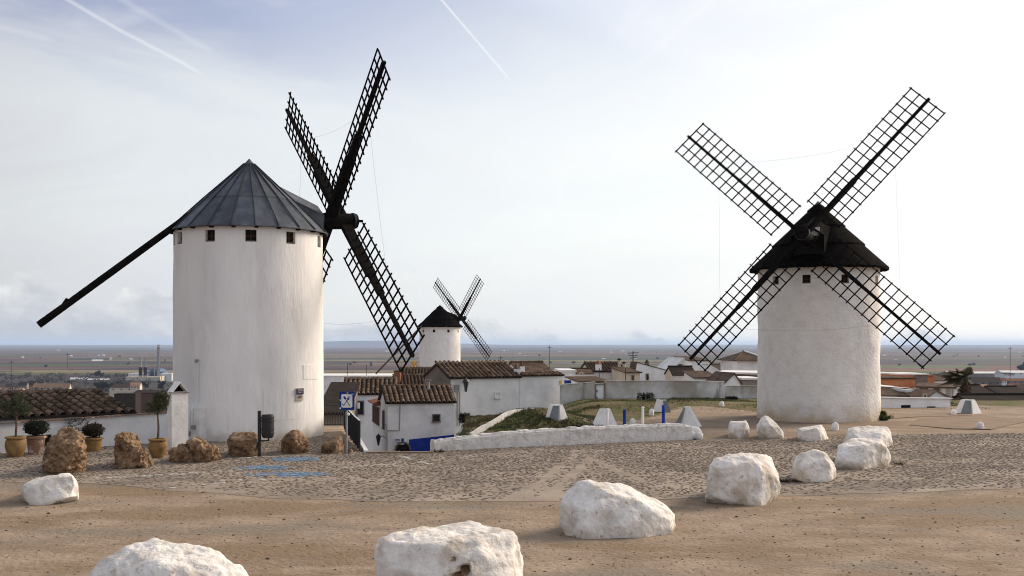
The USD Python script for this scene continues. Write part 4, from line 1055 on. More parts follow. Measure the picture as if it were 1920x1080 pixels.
def prism_vent(label, px0, px1, py0, py1, topw, Y, depth, yaw, panel=None, lean=0.0, round_top=False):
    """white masonry wedge: battered sides; panel: dark glazed face"""
    Y = max(hit((px0 + px1) / 2, py1 - 1)[1], Y - 3)
    w = (px1 - px0) / F * Y; z1 = EYE - (py0 - HOR) / F * Y; z0 = EYE - (py1 - HOR) / F * Y
    c = V(((px0 + px1) / 2 - CX) / F * Y, Y + depth / 2, z0)
    w = w / (abs(math.cos(yaw)) + .6 * abs(math.sin(yaw)))
    tw = topw / F * Y
    R = trimesh.transformations.rotation_matrix(yaw, [0, 0, 1])[:3, :3]
    td = depth * .25
    loc = [(-w / 2, -depth / 2, -.25), (w / 2, -depth / 2, -.25), (w / 2, depth / 2, -.25), (-w / 2, depth / 2, -.25), (lean - tw / 2, -td / 2, z1 - z0), (lean + tw / 2, -td / 2, z1 - z0), (lean + tw / 2, td / 2, z1 - z0), (lean - tw / 2, td / 2, z1 - z0)]
    t = thing('masonry_vent', label, 'vent', c)
    m = hull([c + R @ V(*p) for p in loc])
    m = tm(m3.Manifold(m3.Mesh(np.asarray(m.vertices, np.float32), np.asarray(m.faces, np.uint32))).refine_to_length(.12)); m.merge_vertices()
    m.vertices += (meshkit.fbm(m.vertices * 3, 3, int(px0))[:, None] - .5) * .04
    part(t, 'body', m, M['wash_plain'], smooth=40)
    if panel:
        x0, x1 = panel                                   # along the width, -1 .. 1
        L = lambda p: c + R @ V(*p)
        lerp = lambda k, x, off: (x * (w / 2) * (1 - k) + (lean + x * tw / 2) * k, -(depth / 2) * (1 - k) - (td / 2) * k - off, (z1 - z0) * k)
        q = [L(lerp(.06, x0, .035)), L(lerp(.06, x1, .035)), L(lerp(.94, x1, .035)), L(lerp(.94, x0, .035))]
        nn = np.cross(q[1] - q[0], q[3] - q[0]); nn /= np.linalg.norm(nn)
        part(t, 'glazed_panel', prism(q, -nn * .05), M['grey_panel'])
    return t


prism_vent('white wedge with dark panel on the grass mound, leftmost', 1022, 1066, 760, 789, 22, 42.0, .9, -.5, panel=(-.25, .75))
prism_vent('plain white wedge nearest the low wall, left of the posts', 1106, 1166, 768, 803, 20, 37.4, .9, 0)
prism_vent('farthest white wedge with a dark panel on its right side', 1223, 1262, 750, 774, 18, 49.5, .8, -.1, panel=(.30, .95))
prism_vent('steep pointed white wedge at the right end of the low wall', 1266, 1328, 763, 803, 8, 40.4, .9, -.35, panel=(-1.0, -.55), lean=-.1)
prism_vent('white wedge with a grey centre panel at the far right', 1799, 1848, 750, 777, 22, 48.5, 1.0, -.95, panel=(-.1, .8), lean=0)

# curved white kerb up the mound
def mound_kerb():
    t = thing('mound_kerb', 'curved white kerb climbing the grass mound towards the white house', 'kerb', gp(893, 812))
    px = [(882, 812, 37.4), (892, 806, 38.0), (902, 799, 38.7), (914, 791, 39.4), (926, 783, 40.2), (938, 775, 41.0), (950, 769.5, 41.8), (966, 767.5, 42.5), (984, 766.5, 43.0), (1002, 767, 43.5)]
    pts = []
    for a, b, Y in px:
        p = at(a, b, Y); g_ = float(H(p[0], p[1])); p[2] = min(max(p[2], g_ + .03), g_ + .22); pts.append(p)
    pts = np.array(pts)
    for i in range(len(pts) - 1):
        part(t, 'kerb_stone', beam(pts[i] - V(0, 0, .12), pts[i + 1] - V(0, 0, .135), .085, .25), M['stone_wash'])


mound_kerb()
# concrete pad on the right
pad = [gp(*p)[:2] for p in ((1704, 798), (1785, 804.5), (1858, 806), (1921, 792), (1935, 786), (1822, 781.5), (1724, 783.5))]
solo('concrete_pad', prism([V(x, y, -.1) for x, y in pad], V(0, 0, .13)), M['slab'], kind='structure')
pad = [gp(*p)[:2] for p in ((1652, 774), (1700, 771), (1822, 779.5), (1724, 782), (1655, 786))]
solo('concrete_pad', prism([V(x, y, -.1) for x, y in pad], V(0, 0, .12)), M['slab'], kind='structure')
# ------------------------------------------------------------------ houses
def along(px, P, e):
    k = (px - CX) / F
    return (P[0] - k * P[1]) / (k * e[1] - e[0])


def half_tile(r0, r1, L, n=5, th=.016):
    """a barrel roof tile: x across, y up the slope, z out"""
    a = np.linspace(0, math.pi, n + 1)
    lo = np.stack([np.cos(a) * r0, np.zeros(n + 1), np.sin(a) * r0 * .85], 1)
    hi = np.stack([np.cos(a) * r1, np.full(n + 1, L), np.sin(a) * r1 * .85 - .01], 1)
    inn = lo * (1 - th / r0, 1, 1 - th / r0) + (0, .002, 0)
    v = np.vstack([lo, hi, inn]); m = n + 1
    f = []
    for i in range(n): f += [[i, i + 1 + m, i + 1], [i, i + m, i + 1 + m], [i, i + 1, 2 * m + i + 1], [i, 2 * m + i + 1, 2 * m + i]]
    t = trimesh.Trimesh(v, f, process=False)
    return t


def tiles(parent, O, sd, ud, length, slope, pitch=.25, course=.36, single=True, seed=0, skip=None):
    """courses of barrel tiles from the eave corner O; sd along the eave, ud up the slope"""
    r = np.random.RandomState(seed)
    nrm = np.cross(sd, ud)
    n = max(1, int(round(length / pitch))); pitch = length / n
    rows = max(1, int(math.ceil(slope / course)))
    ms = []
    for i in range(n):
        ph = r.uniform(-.06, .03)
        for j in range(rows):
            y = j * course + ph
            if y + course * .3 > slope: continue
            if skip and skip((i + .5) / n, y / slope): continue
            m = half_tile(pitch * .37, pitch * .29, course * 1.16)
            T = np.eye(4); T[:3, 0], T[:3, 1], T[:3, 2] = sd, ud, nrm
            w = r.uniform(-.02, .02)
            m.apply_transform(trimesh.transformations.rotation_matrix(w, [0, 0, 1]))
            m.apply_transform(T)
            m.apply_translation(O + sd * (pitch * (i + .5) + r.uniform(-.01, .01)) + ud * y + nrm * (.012 + r.uniform(0, .007)))
            if single: part(parent, 'roof_tile', m, M['tile'], smooth=50)
            else: ms.append(m)
    if ms: part(parent, 'roof_tiles', cat_(ms), M['tile_stuff'], smooth=50, kind='stuff')


def slab(a, b, c, d, th):
    n = np.cross(b - a, d - a); n /= np.linalg.norm(n)
    return prism([a, b, c, d], -n * th)


def house(name, label, P, alpha, length, depth, zb, ze, rise=.7, roof='along', wall='house_white', cover='tile', tmode='stuff', over=.14, pitch=.25, course=.38, cat='house', group=None, seed=1, skip=None, gable=None, ridge=.5):
    e, n = V(math.cos(alpha), math.sin(alpha), 0), V(-math.sin(alpha), math.cos(alpha), 0)
    P = V(P[0], P[1], 0)
    h = thing(name, label, cat, P + V(0, 0, zb), group)
    Z = lambda z: V(0, 0, z)
    Q = lambda s, t, z: P + e * s + n * t + Z(z)
    wm = M[wall]
    rm = M['tile_under'] if cover == 'tile' else M[cover]
    if roof == 'along':
        rd = depth * ridge
        prof = [(0, zb), (depth, zb), (depth, ze), (rd, ze + rise), (0, ze)]
        part(h, 'wall', prism([Q(0, t, z) for t, z in prof], e * length), wm)
        if gable: part(h, 'gable_wall', prism([Q(-.03, t, z) for t, z in prof], e * .028), M[gable])
        sl = rise / rd
        a, b = Q(-over, -over, ze - over * sl + .05), Q(length + over, -over, ze - over * sl + .05)
        c, d = Q(length + over, rd, ze + rise + .05), Q(-over, rd, ze + rise + .05)
        rf = part(h, 'roof', slab(a, b, c, d, .07), rm)
        sl2 = rise / (depth - rd)
        part(rf, 'rear_slope', slab(d + n * .004, c + n * .004, Q(length + over, depth + over, ze - over * sl2 + .05), Q(-over, depth + over, ze - over * sl2 + .05), .07), rm if cover != 'tile' else M['roof_brown'])
        if cover == 'tile':
            ud = (d - a) / np.linalg.norm(d - a)
            tiles(rf, a, e, ud, length + 2 * over, np.linalg.norm(d - a), pitch, course, tmode == 'parts', seed, skip)
            k = int((length + 2 * over) / .42)
            for i in range(k):
                q0, q1 = d + e * (length + 2 * over) * i / k, d + e * ((length + 2 * over) * (i + 1) / k + .05)
                m = half_tile(.11, .10, np.linalg.norm(q1 - q0)); T = np.eye(4); T[:3, 0], T[:3, 1], T[:3, 2] = -n, e, Z(1)
                m.apply_transform(T); m.apply_translation(q0 + Z(.02))
                part(rf, 'ridge_tile', m, M['tile'], smooth=50)
        else:
            part(rf, 'ridge_cap', tube([d + Z(.02), c + Z(.02)], .09, 6), M[cover])
    elif roof == 'front':
        prof = [(0, zb), (length, zb), (length, ze), (length * ridge, ze + rise), (0, ze)]
        part(h, 'wall', prism([Q(s, 0, z) for s, z in prof], n * depth), wm)
        rs = length * ridge
        sl, sr = rise / rs, rise / (length - rs)
        a, b = Q(-over, -over * .6, ze - over * sl + .05), Q(rs, -over * .6, ze + rise + .05)
        c, d = Q(rs, depth + over, ze + rise + .05), Q(-over, depth + over, ze - over * sl + .05)
        rf = part(h, 'roof', slab(a, b, c, d, .08), rm if cover != 'tile' else M['roof_brown'])
        part(rf, 'right_slope', slab(b + e * .004, Q(length + over, -over * .6, ze - over * sr + .05), Q(length + over, depth + over, ze - over * sr + .05), c + e * .004, .08), rm if cover != 'tile' else M['roof_brown'])
        if cover == 'tile':
            lo = Q(length + over, -over * .6, ze - over * sr + .05)
            ud = (b - lo) / np.linalg.norm(b - lo)
            tiles(rf, lo, n, ud, depth, np.linalg.norm(b - lo), pitch, course, False, seed)
    elif roof == 'shed':
        prof = [(0, zb), (depth, zb), (depth, ze + rise), (0, ze)]
        part(h, 'wall', prism([Q(0, t, z) for t, z in prof], e * length), wm)
        sl = rise / depth
        a, b = Q(-over, -over, ze - over * sl + .05), Q(length + over, -over, ze - over * sl + .05)
        c, d = Q(length + over, depth + over, ze + rise + over * sl + .05), Q(-over, depth + over, ze + rise + over * sl + .05)
        rf = part(h, 'roof', slab(a, b, c, d, .07), rm)
        if cover == 'tile': tiles(rf, a, e, (d - a) / np.linalg.norm(d - a), length + 2 * over, np.linalg.norm(d - a), pitch, course, tmode == 'parts', seed)
        else: part(rf, 'eave_strip', beam(a, b, .10, .10), M[cover])
    elif roof == 'hip':
        part(h, 'wall', prism([Q(0, 0, zb), Q(length, 0, zb), Q(length, depth, zb), Q(0, depth, zb)], Z(ze - zb)), wm)
        o = over
        base = [Q(-o, -o, ze), Q(length + o, -o, ze), Q(length + o, depth + o, ze), Q(-o, depth + o, ze)]
        k = min(depth, length) / 2
        top = [Q(k, depth / 2, ze + rise), Q(max(length - k, k + .01), depth / 2, ze + rise)]
        rf = part(h, 'roof', hull(base + [b + Z(.06) for b in base] + top), rm)
        for b, t in ((base[0], top[0]), (base[1], top[1]), (top[0] - Z(.06), top[1])):
            part(rf, 'hip_ridge', tube([b + Z(.07), t + Z(.03)], .11, 6), M['house_white'] if b is base[1] else rm)
    else:
        part(h, 'wall', prism([Q(0, 0, zb), Q(length, 0, zb), Q(length, depth, zb), Q(0, depth, zb)], Z(ze - zb)), wm)
        part(h, 'roof', prism([Q(-.08, -.08, ze), Q(length + .08, -.08, ze), Q(length + .08, depth + .08, ze), Q(-.08, depth + .08, ze)], Z(.14)), M[cover] if cover != 'tile' else wm)
    return h, Q, e, n


def window(h, Q, e, n, s, z, w, hh, face='front', shut=None, grille=False, mat='glass_dark', name='window', frame_mat='house_grey', length=0):
    """a window: frame proud of the wall, pane set back, optional bars or shutter"""
    if face == 'front': C, d, o = Q(s, 0, z), e, -n
    elif face == 'left': C, d, o = Q(0, s, z), n, -e
    else: C, d, o = Q(length, s, z), n, e
    R = frame(d, o)
    wd = part(h, name, cat_([box(C + o * .02 + d * (w / 2), (.06, .07, hh + .06), R), box(C + o * .02 - d * (w / 2), (.06, .07, hh + .06), R), box(C + o * .021 + V(0, 0, hh / 2), (w, .07, .06), R), box(C + o * .04 - V(0, 0, hh / 2), (w + .1, .12, .05), R)]), M[frame_mat])
    part(wd, 'pane', box(C + o * .006, (w - .05, .02, hh - .04), R), M[mat])
    if grille:
        for k in range(5): part(wd, 'grille_bar', box(C + o * .075 + d * (w * (k + .5) / 5 - w / 2), (.022, .022, hh), R), M['black_metal'])
        for k in (-.3, .3): part(wd, 'grille_bar', box(C + o * .073 + V(0, 0, k * hh), (w, .02, .022), R), M['black_metal'])
    if shut:
        part(wd, 'shutter', box(C + o * .05 - d * (w * .30), (w * .42, .03, hh - .03), R), M[shut])
        part(wd, 'shutter', box(C + o * .052 + d * (w * .30), (w * .42, .03, hh - .03), R), M[shut])
    return wd


def mast(h, px, py0, py1, Y, r=.03, arms=True):
    a, b = at(px, py1, Y), at(px, py0, Y)
    m = part(h, 'aerial_mast', tube([a, b], r, 6), M['black_metal'])
    if arms:
        for k in range(3): part(m, 'aerial_arm', tube([b + V(-.5 + .1 * k, 0, -.15 - .22 * k), b + V(.5 - .1 * k, 0, -.12 - .22 * k)], r * .6, 5), M['black_metal'])


def chimney(h, p, w, hgt, mat='house_white', top='tile'):
    c = part(h, 'chimney', box(p + V(0, 0, hgt / 2), (w, w, hgt)), M[mat])
    part(c, 'chimney_cap', lathe([(w * .62, hgt), (w * .60, hgt + .06), (w * .18, hgt + .28), (.01, hgt + .34)], 4, p), M[top])
    return c


def lantern(h, p, o, size=1.0):
    """a wall lantern: bracket from p outwards along o"""
    k = part(h, 'wall_lantern', tube([p, p + o * .25 * size + V(0, 0, .12 * size), p + o * .42 * size + V(0, 0, .05 * size)], .02, 6), M['black_metal'])
    c = p + o * .42 * size
    part(k, 'lantern_top', lathe([(.17 * size, .05 * size), (.10 * size, .16 * size), (.03 * size, .22 * size), (.002, .30 * size)], 8, c), M['black_metal'])
    part(k, 'lantern_glass', lathe([(.001, -.34 * size), (.07 * size, -.33 * size), (.145 * size, .04 * size), (.001, .045 * size)], 8, c), M['glass_dark'])
    part(k, 'lantern_foot', lathe([(.001, -.46 * size), (.05 * size, -.44 * size), (.075 * size, -.335 * size), (.001, -.33 * size)], 8, c), M['black_metal'])


# the terrace wall, the tiled house below it
al = math.radians(43)
eL, nL = V(math.cos(al), math.sin(al), 0), V(-math.sin(al), math.cos(al), 0)
wl = thing('terrace_wall', 'low white rendered wall behind the potted plants at the left', 'wall', V(-15.9, 31.0, 0))
a, b = V(-16.6, 30.2, 0), V(-11.35, 35.1, 0)
part(wl, 'wall_body', prism([a + V(0, 0, -.3), b + V(0, 0, -.3), b + V(0, 0, .97), a + V(0, 0, .86)], nL * .22), M['house_white'])
cps = 15
for i in range(cps):
    q0, q1 = a + (b - a) * (i + .02) / cps, a + (b - a) * (i + .98) / cps
    z0 = .86 + .11 * (i + .5) / cps
    part(wl, 'coping_tile', beam(q0 + nL * .08 + V(0, 0, z0 + .015), q1 + nL * .08 + V(0, 0, z0 + .022 + .008 * (i % 3)), .34, .03), M['terracotta_pale'] if i % 4 else M['house_grey'])
part(wl, 'vent_box', box(a + (b - a) * .46 - nL * .02 + V(0, 0, .32), (.30, .08, .34), frame(eL, nL)), M['dark_inside'])
Pe = V(-12.16, 34.62, 0) + nL * .18
Pl = Pe - eL * 6.4
hL, QL, _, _ = house('tiled_house', 'house at the left with a mossy barrel tile roof behind the terrace wall', Pl, al, 6.4 - .14, 5.6, -6.0, 1.02, rise=.56, tmode='parts', pitch=.305, course=.44, seed=5)

# low masonry benches by the wall
for lab, px0, px1, py0, py1, d in (('low grey stone bench between the rear shrub pot and the notched brown boulder', 190, 216, 818, 838, .35), ('low grey step at the wall beside the right olive pot', 247, 312, 812, 829, .4)):
    Y = EYE * F / (py1 - HOR); p = gp(px0, py1); w_ = (px1 - px0) / F * Y; hh = (py1 - py0) / F * Y
    bn = thing('stone_bench', lab, 'bench', p)
    part(bn, 'bench_block', prism([p + V(0, 0, -.1), p + eL * w_ + V(0, 0, -.1), p + eL * w_ + nL * d + V(0, 0, -.1), p + nL * d + V(0, 0, -.1)], V(0, 0, hh + .04)), M['house_grey'])
    part(bn, 'bench_top', prism([p - eL * .03 - nL * .03 + V(0, 0, hh - .06), p + eL * (w_ + .03) - nL * .03 + V(0, 0, hh - .06), p + eL * (w_ + .03) + nL * d + V(0, 0, hh - .06), p + nL * d - eL * .03 + V(0, 0, hh - .06)], V(0, 0, .05)), M['concrete_wall'])

# pots and plants
def leaves(r, blobs, n, lx, ly, droop=0.0):
    """n small leaf quads spread through ellipsoid blobs: (centre, radii)"""
    k = r.randint(0, len(blobs), n)
    c = np.array([blobs[i][0] for i in k]); R = np.array([blobs[i][1] for i in k])
    d = r.normal(size=(n, 3)); d /= np.linalg.norm(d, axis=1)[:, None]
    rad = r.uniform(.35, 1.0, n) ** .6
    p = c + d * R * rad[:, None]
    u = r.normal(size=(n, 3)) + d * .8; u[:, 2] -= droop; u /= np.linalg.norm(u, axis=1)[:, None]
    w = np.cross(u, r.normal(size=(n, 3))); w /= np.linalg.norm(w, axis=1)[:, None]
    sx = lx * r.uniform(.6, 1.3, n)[:, None]; sy = ly * r.uniform(.6, 1.3, n)[:, None]
    v = np.stack([p, p + u * sx * .5 + w * sy * .5, p + u * sx, p + u * sx * .5 - w * sy * .5], 1).reshape(-1, 3)
    i = np.arange(n) * 4
    f = np.concatenate([np.stack([i, i + 1, i + 2], 1), np.stack([i, i + 2, i + 3], 1)])
    return trimesh.Trimesh(v, f, process=False)


def pot(label, px0, px1, py0, py1, mat, prof='jar'):
    Y = EYE * F / (py1 - HOR) ; c = gp((px0 + px1) / 2, py1); r0 = (px1 - px0) / 2 / F * Y; hh = (py1 - py0) / F * Y
    c = c + V(0, r0 * .6, 0)
    p = thing('plant_pot', label, 'pot', c)
    if prof == 'jar': pr = [(0, 0), (.55, 0), (.62, .05), (.88, .30), (1.0, .55), (.96, .74), (.80, .88)]
    else: pr = [(0, 0), (.72, 0), (.74, .04), (.84, .4), (.93, .86)]
    part(p, 'pot_body', lathe([(x * r0 + 1e-4, z * hh) for x, z in pr], 28, c), M[mat], smooth=40)
    x1 = pr[-1][0] * r0; z1 = pr[-1][1] * hh
    part(p, 'pot_rim', lathe([(x1, z1 - .005), (x1 + .05, z1 + .01), (x1 + .055, hh - .015), (x1 + .03, hh), (x1 - .02, hh), (x1 - .03, z1)], 28, c), M[mat], smooth=40)
    part(p, 'soil', lathe([(x1 - .01, hh - .07), (.002, hh - .05)], 16, c), M['bark'])
    return c + V(0, 0, hh)


def olive(label, c, hgt, r, px_shift=0.0, seed=0):
    rr = np.random.RandomState(seed)
    t = thing('olive_tree', label, 'tree', c - V(0, 0, .08))
    mid = c + V(px_shift, 0, hgt * .45)
    tr = part(t, 'trunk', tube([c - V(0, 0, .08), c + V(.02, 0, hgt * .2), mid], [.035, .03, .022], 7), M['bark'], smooth=40)
    blobs = []
    for k in range(15):
        d = rr.normal(size=3); d[2] = abs(d[2]) * .9 - .35; d /= np.linalg.norm(d)
        q = mid + V(0, 0, hgt * .18) + d * V(r, r * .9, hgt * .33) * rr.uniform(.45, .95)
        part(tr, 'branch', tube([mid, (mid + q) / 2 + V(0, 0, .04), q], [.014, .009, .004], 5), M['bark'])
        blobs.append((q, V(.16, .16, .15) * rr.uniform(.7, 1.25)))
    part(t, 'crown', leaves(rr, blobs, 2300, .085, .022), M['leaf_olive'], kind='stuff')


def ball_shrub(label, c, rx, rz, mat, seed=0):
    rr = np.random.RandomState(seed)
    t = thing('round_shrub', label, 'shrub', c - V(0, 0, .06))
    part(t, 'stem', tube([c - V(0, 0, .08), c + V(0, 0, rz * .6)], [.03, .02], 6), M['bark'])
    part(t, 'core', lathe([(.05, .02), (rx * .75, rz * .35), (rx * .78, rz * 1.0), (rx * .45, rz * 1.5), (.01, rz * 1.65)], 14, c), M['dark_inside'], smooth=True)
    blobs = [(c + V(0, 0, rz * .95), V(rx * .95, rx * .95, rz * .92))] * 3 + [(c + V(rr.uniform(-1, 1) * rx * .5, rr.uniform(-1, 1) * rx * .5, rz * rr.uniform(.8, 1.5)), V(rx, rx, rz) * .5) for _ in range(7)]
    part(t, 'foliage', leaves(rr, blobs, 2600, .055, .034), M[mat], kind='stuff')


c = pot('round bellied ochre pot at the left edge under an olive tree', 5, 43, 819, 858, 'terracotta')
olive('small wide olive tree in the leftmost pot', c, 1.30, .50, .02, 1)
c = pot('pale limescaled terracotta pot second from the left', 45, 80, 818, 853, 'terracotta_pale', 'tub')
ball_shrub('dark green clipped shrub in the pale terracotta pot', c, .39, .26, 'leaf_dark', 2)
c = pot('ochre pot right of the tall brown boulder', 155, 188, 821, 847, 'terracotta', 'tub')
ball_shrub('rusty green clipped shrub behind the tall brown boulder', c, .35, .23, 'leaf_rust', 3)
c = pot('round bellied ochre pot next to the white pillar', 275, 310, 823, 859, 'terracotta')
olive('narrow olive tree in the pot next to the white pillar', c, 1.45, .34, .0, 4)
g_ = gp(133, 846) + V(0, .5, 0)
ds = thing('dry_bush', 'sparse dry bush sticking out behind the tall brown boulder', 'bush', g_)
part(ds, 'stem', tube([g_, g_ + V(0, 0, .5)], .02, 5), M['bark'])
part(ds, 'foliage', leaves(np.random.RandomState(6), [(g_ + V(0, 0, .75), V(.36, .3, .22))], 420, .09, .02), M['leaf_bare'], kind='stuff')

# white pillar with a gabled niche
Pp = gp(322, 846); Yp = Pp[1]
aP = math.radians(38); eP, nP = V(math.cos(aP), math.sin(aP), 0), V(-math.sin(aP), math.cos(aP), 0)
wP = along(353, Pp, eP); dP = .40
pil = thing('niche_pillar', 'slim white masonry pillar with a dark triangular niche under its gabled top', 'pillar', Pp)
zs, zt_ = EYE - 91 / F * Yp, EYE - 70 / F * (Yp + .2)
QP = lambda s, t, z: Pp + eP * s + nP * t + V(0, 0, z)
body = prism([QP(0, 0, -.15), QP(wP, 0, -.15), QP(wP, 0, zs), QP(0, 0, zs)], nP * dP)
part(pil, 'shaft', body, M['wash_plain'])
hd = [(-.0, zs), (wP, zs), (wP / 2, zt_)]
inn = [(.05, zs + .012), (wP - .025, zs + .012), (wP / 2 + .012, zt_ - .045)]
outm = prism([QP(s, 0, z + .001) for s, z in hd], nP * dP)
cutm = prism([QP(s, -.05, z) for s, z in inn], nP * (dP - .02))
mk = lambda t: m3.Manifold(m3.Mesh(np.asarray(t.vertices, np.float32), np.asarray(t.faces, np.uint32)))
part(pil, 'gabled_head', tm(mk(outm) - mk(cutm)), M['wash_plain'])
part(pil, 'niche_back', prism([QP(s, dP - .09, z) for s, z in inn], nP * .02), M['dark_inside'])
part(pil, 'niche_sill', prism([QP(-.02, -.03, zs - .02), QP(wP + .02, -.03, zs - .02), QP(wP + .02, dP * .5, zs - .02), QP(-.02, dP * .5, zs - .02)], V(0, 0, .025)), M['house_grey'])

# litter bin on a post
pb = gp(486.5, 856)
lb = thing('litter_bin', 'black ribbed litter bin hanging on a square post among the brown boulders', 'bin', pb)
part(lb, 'post', box(pb + V(0, 0, .60), (.085, .085, 1.44)), M['black_metal'])
cb_ = pb + V(.24, 0, 0)
bd = part(lb, 'bin_body', lathe([(.001, .54), (.13, .54), (.165, .58), (.178, .66), (.178, 1.10), (.17, 1.18), (.165, 1.21), (.15, 1.21), (.15, 1.0), (.001, 1.0)], 24, cb_), M['black_metal'], smooth=40)
for z in (.68, .80, 1.03, 1.13): part(bd, 'bin_rib', lathe([(.178, z - .02), (.192, z - .012), (.192, z + .012), (.178, z + .02)], 24, cb_), M['black_metal'], smooth=40)
part(lb, 'bracket', box(pb + V(.07, 0, 1.12), (.14, .05, .05)), M['black_metal'])
part(lb, 'bracket', cat_([box(pb + V(.14, 0, .46), (.26, .04, .03)), box(pb + V(.26, 0, .50), (.04, .04, .10))]), M['black_metal'])

# blue sign with crossed cutlery
ps = gp(650, 851); Ys = ps[1]
sg = thing('restaurant_sign', 'blue square sign with crossed fork and spoon on a grey pole', 'sign', ps)
zb_, zt2 = EYE - (769 - HOR) / F * Ys, EYE - (734 - HOR) / F * Ys
part(sg, 'pole', tube([ps + V(0, 0, -.1), ps + V(0, 0, zt2 - .05)], .034, 10), M['grey_metal'], smooth=40)
sw = 28.5 / F * Ys; cs = ps + V(.015, -.05, (zb_ + zt2) / 2); sh_ = zt2 - zb_
rs_ = m3.CrossSection.square((sw - .04, sh_ - .04), True).offset(.02, m3.JoinType.Round)
def flat(cs2, y, th, mat, name, parent):
    t = tm(cs2.extrude(th)); v = t.vertices.copy()
    t.vertices = np.column_stack([cs[0] + v[:, 0], np.full(len(v), cs[1] - y) - v[:, 2], cs[2] + v[:, 1]])
    t.invert() if False else None
    t.fix_normals()
    return part(parent, name, t, M[mat])
bl = flat(rs_, 0, .02, 'sign_blue', 'sign_board', sg)
wh = flat(m3.CrossSection.square((sw * .72 - .06, sh_ * .72 - .06), True).offset(.03, m3.JoinType.Round), .0205, .004, 'sign_white', 'white_field', bl)
for sgn, nm in ((-1, 'spoon'), (1, 'fork')):
    hnd = m3.CrossSection.square((.020, .26), True).translate((0, -.05))
    if nm == 'spoon': head = m3.CrossSection.circle(.04, 20).scale((.8, 1.35)).translate((0, .11))
    else:
        head = m3.CrossSection.square((.062, .05), True).translate((0, .075))
        for q in (-.024, 0, .024): head = head + m3.CrossSection.square((.013, .09), True).translate((q, .12))
    u_ = (hnd + head).rotate(sgn * -33 if nm == 'fork' else 33)
    flat(u_, .0247 + (.002 if nm == 'fork' else 0), .003, 'sign_blue', nm, wh)
for i, (x_, z_, w_, h_, mt) in enumerate(((.12, .10, .09, .03, 'white_metal'), (.125, .03, .07, .025, 'white_metal'), (.02, .235, .05, .04, 'sign_ochre'), (-.19, .02, .03, .05, 'white_metal'), (-.19, -.215, .04, .05, 'white_metal'), (.17, .20, .06, .05, 'paint_blue_worn'), (-.12, -.10, .05, .03, 'paint_blue_worn'))):
    flat(m3.CrossSection.square((w_, h_), True).rotate(rng.uniform(-15, 15)).translate((x_, z_)), .028 + .001 * i, .002, mt, 'sticker', bl)
part(sg, 'pole_cap', trimesh.creation.icosphere(2, .05).apply_translation(ps + V(.05, -.02, zb_ - .12)), M['white_metal'], smooth=True)

# railings beside the sunken street
def railing(label, pts, hgt, step, r=.013, top_white=False):
    pts = np.asarray(pts, float)
    t = thing('railing', label, 'railing', pts[0])
    seg = np.linalg.norm(np.diff(pts, axis=0), axis=1); cum = np.concatenate([[0], np.cumsum(seg)])
    pos = lambda s: np.array([np.interp(s, cum, pts[:, k]) for k in range(3)])
    n = int(cum[-1] / step)
    part(t, 'top_rail', tube([p + V(0, 0, hgt) for p in pts], .026, 6), M['white_metal'] if top_white else M['black_metal'])
    part(t, 'bottom_rail', tube([p + V(0, 0, .08) for p in pts], .018, 6), M['black_metal'])
    for i in range(n + 1):
        p = pos(cum[-1] * i / n)
        part(t, 'baluster', beam(p + V(0, 0, -.1 if i % 12 == 0 else .08), p + V(0, 0, hgt), r * 2.2, r * 2.2), M['black_metal'])


nr = [V(*gp(682, 846)), V(*gp(672, 834)), V(*gp(662, 820)), V(*gp(652, 808))]
for p in nr: p[0] -= .12
railing('dark railing running away along the edge of the sunken street', nr, .92, .075, .020, True)
railing('grey railing across the gap behind the left windmill', [V(-6.62, 41.9, 0), V(-7.6, 42.15, 0)], .85, .11, .010)
tw = thing('street_wall', 'low white kerb wall under the dark railing by the sunken street', 'wall', nr[0])
part(tw, 'wall_body', prism([V(-4.42, 31.9, -3.2), V(-6.45, 42.2, -4.4), V(-6.45, 42.2, .09), V(-4.42, 31.9, .07)], V(.12, .02, 0)), M['house_white'])

# --- the white house B at the sunken street
aB = math.radians(13)
PB = at(727, 755, 56.0); zeB = EYE - 110 / F * 56
eB = V(math.cos(aB), math.sin(aB), 0)
LB = along(851, PB, eB)
hB, Q, e, n = house('white_house', 'small white house at the sunken street with a blue plinth and arched doorway', PB, aB, LB, 3.7, -6.2, zeB, rise=.74, tmode='parts', pitch=.27, course=.36, seed=11)
sB = lambda px: along(px, PB, eB)
zB = lambda py, px: EYE - (py - HOR) / F * (PB + eB * sB(px))[1]
window(hB, Q, e, n, sB(818), zB(784, 818), .38, .38, grille=True, frame_mat='house_grey')
for px, w_ in ((720, .8), (709.5, .8), (701, .8)):
    k = (px - CX) / F; t_ = (PB[0] - k * PB[1]) / (k * n[1] - n[0])
    window(hB, Q, e, n, t_, -.85, .62, .95, face='left', shut='shutter')
# rear wing with its own low roof
PB2 = PB + n * 3.75
hB2, Q2, _, _ = house('white_house', 'rear wing of the street house with a low reddish roof and shuttered windows', PB2, aB, LB * .8, 4.2, -6.2, zeB - .35, rise=.55, roof='hip', cover='roof_red', seed=12, over=.3)
for k in (.7, 1.9, 3.1): window(hB2, Q2, e, n, k, -.85, .62, .95, face='left', shut='shutter')
arch = [Q(sB(741) + (sB(769) - sB(741)) * (.5 - .5 * math.cos(t)), -.02, zB(843, 755) + .38 * math.sin(t)) for t in np.linspace(math.pi, 0, 12)]
dr = part(hB, 'arched_door', prism(arch + [Q(sB(769), -.02, -4.5), Q(sB(741), -.02, -4.5)][::-1 if False else 1], n * .03), M['dark_inside'])
part(dr, 'door_leaf', box(Q((sB(741) + sB(769)) / 2, -.06, -3.6), (.55, .04, 1.9), frame(e, n)), M['blue_paint'])
part(dr, 'door_frame', tube([p - n * .03 for p in arch], .05, 6), M['house_grey'])
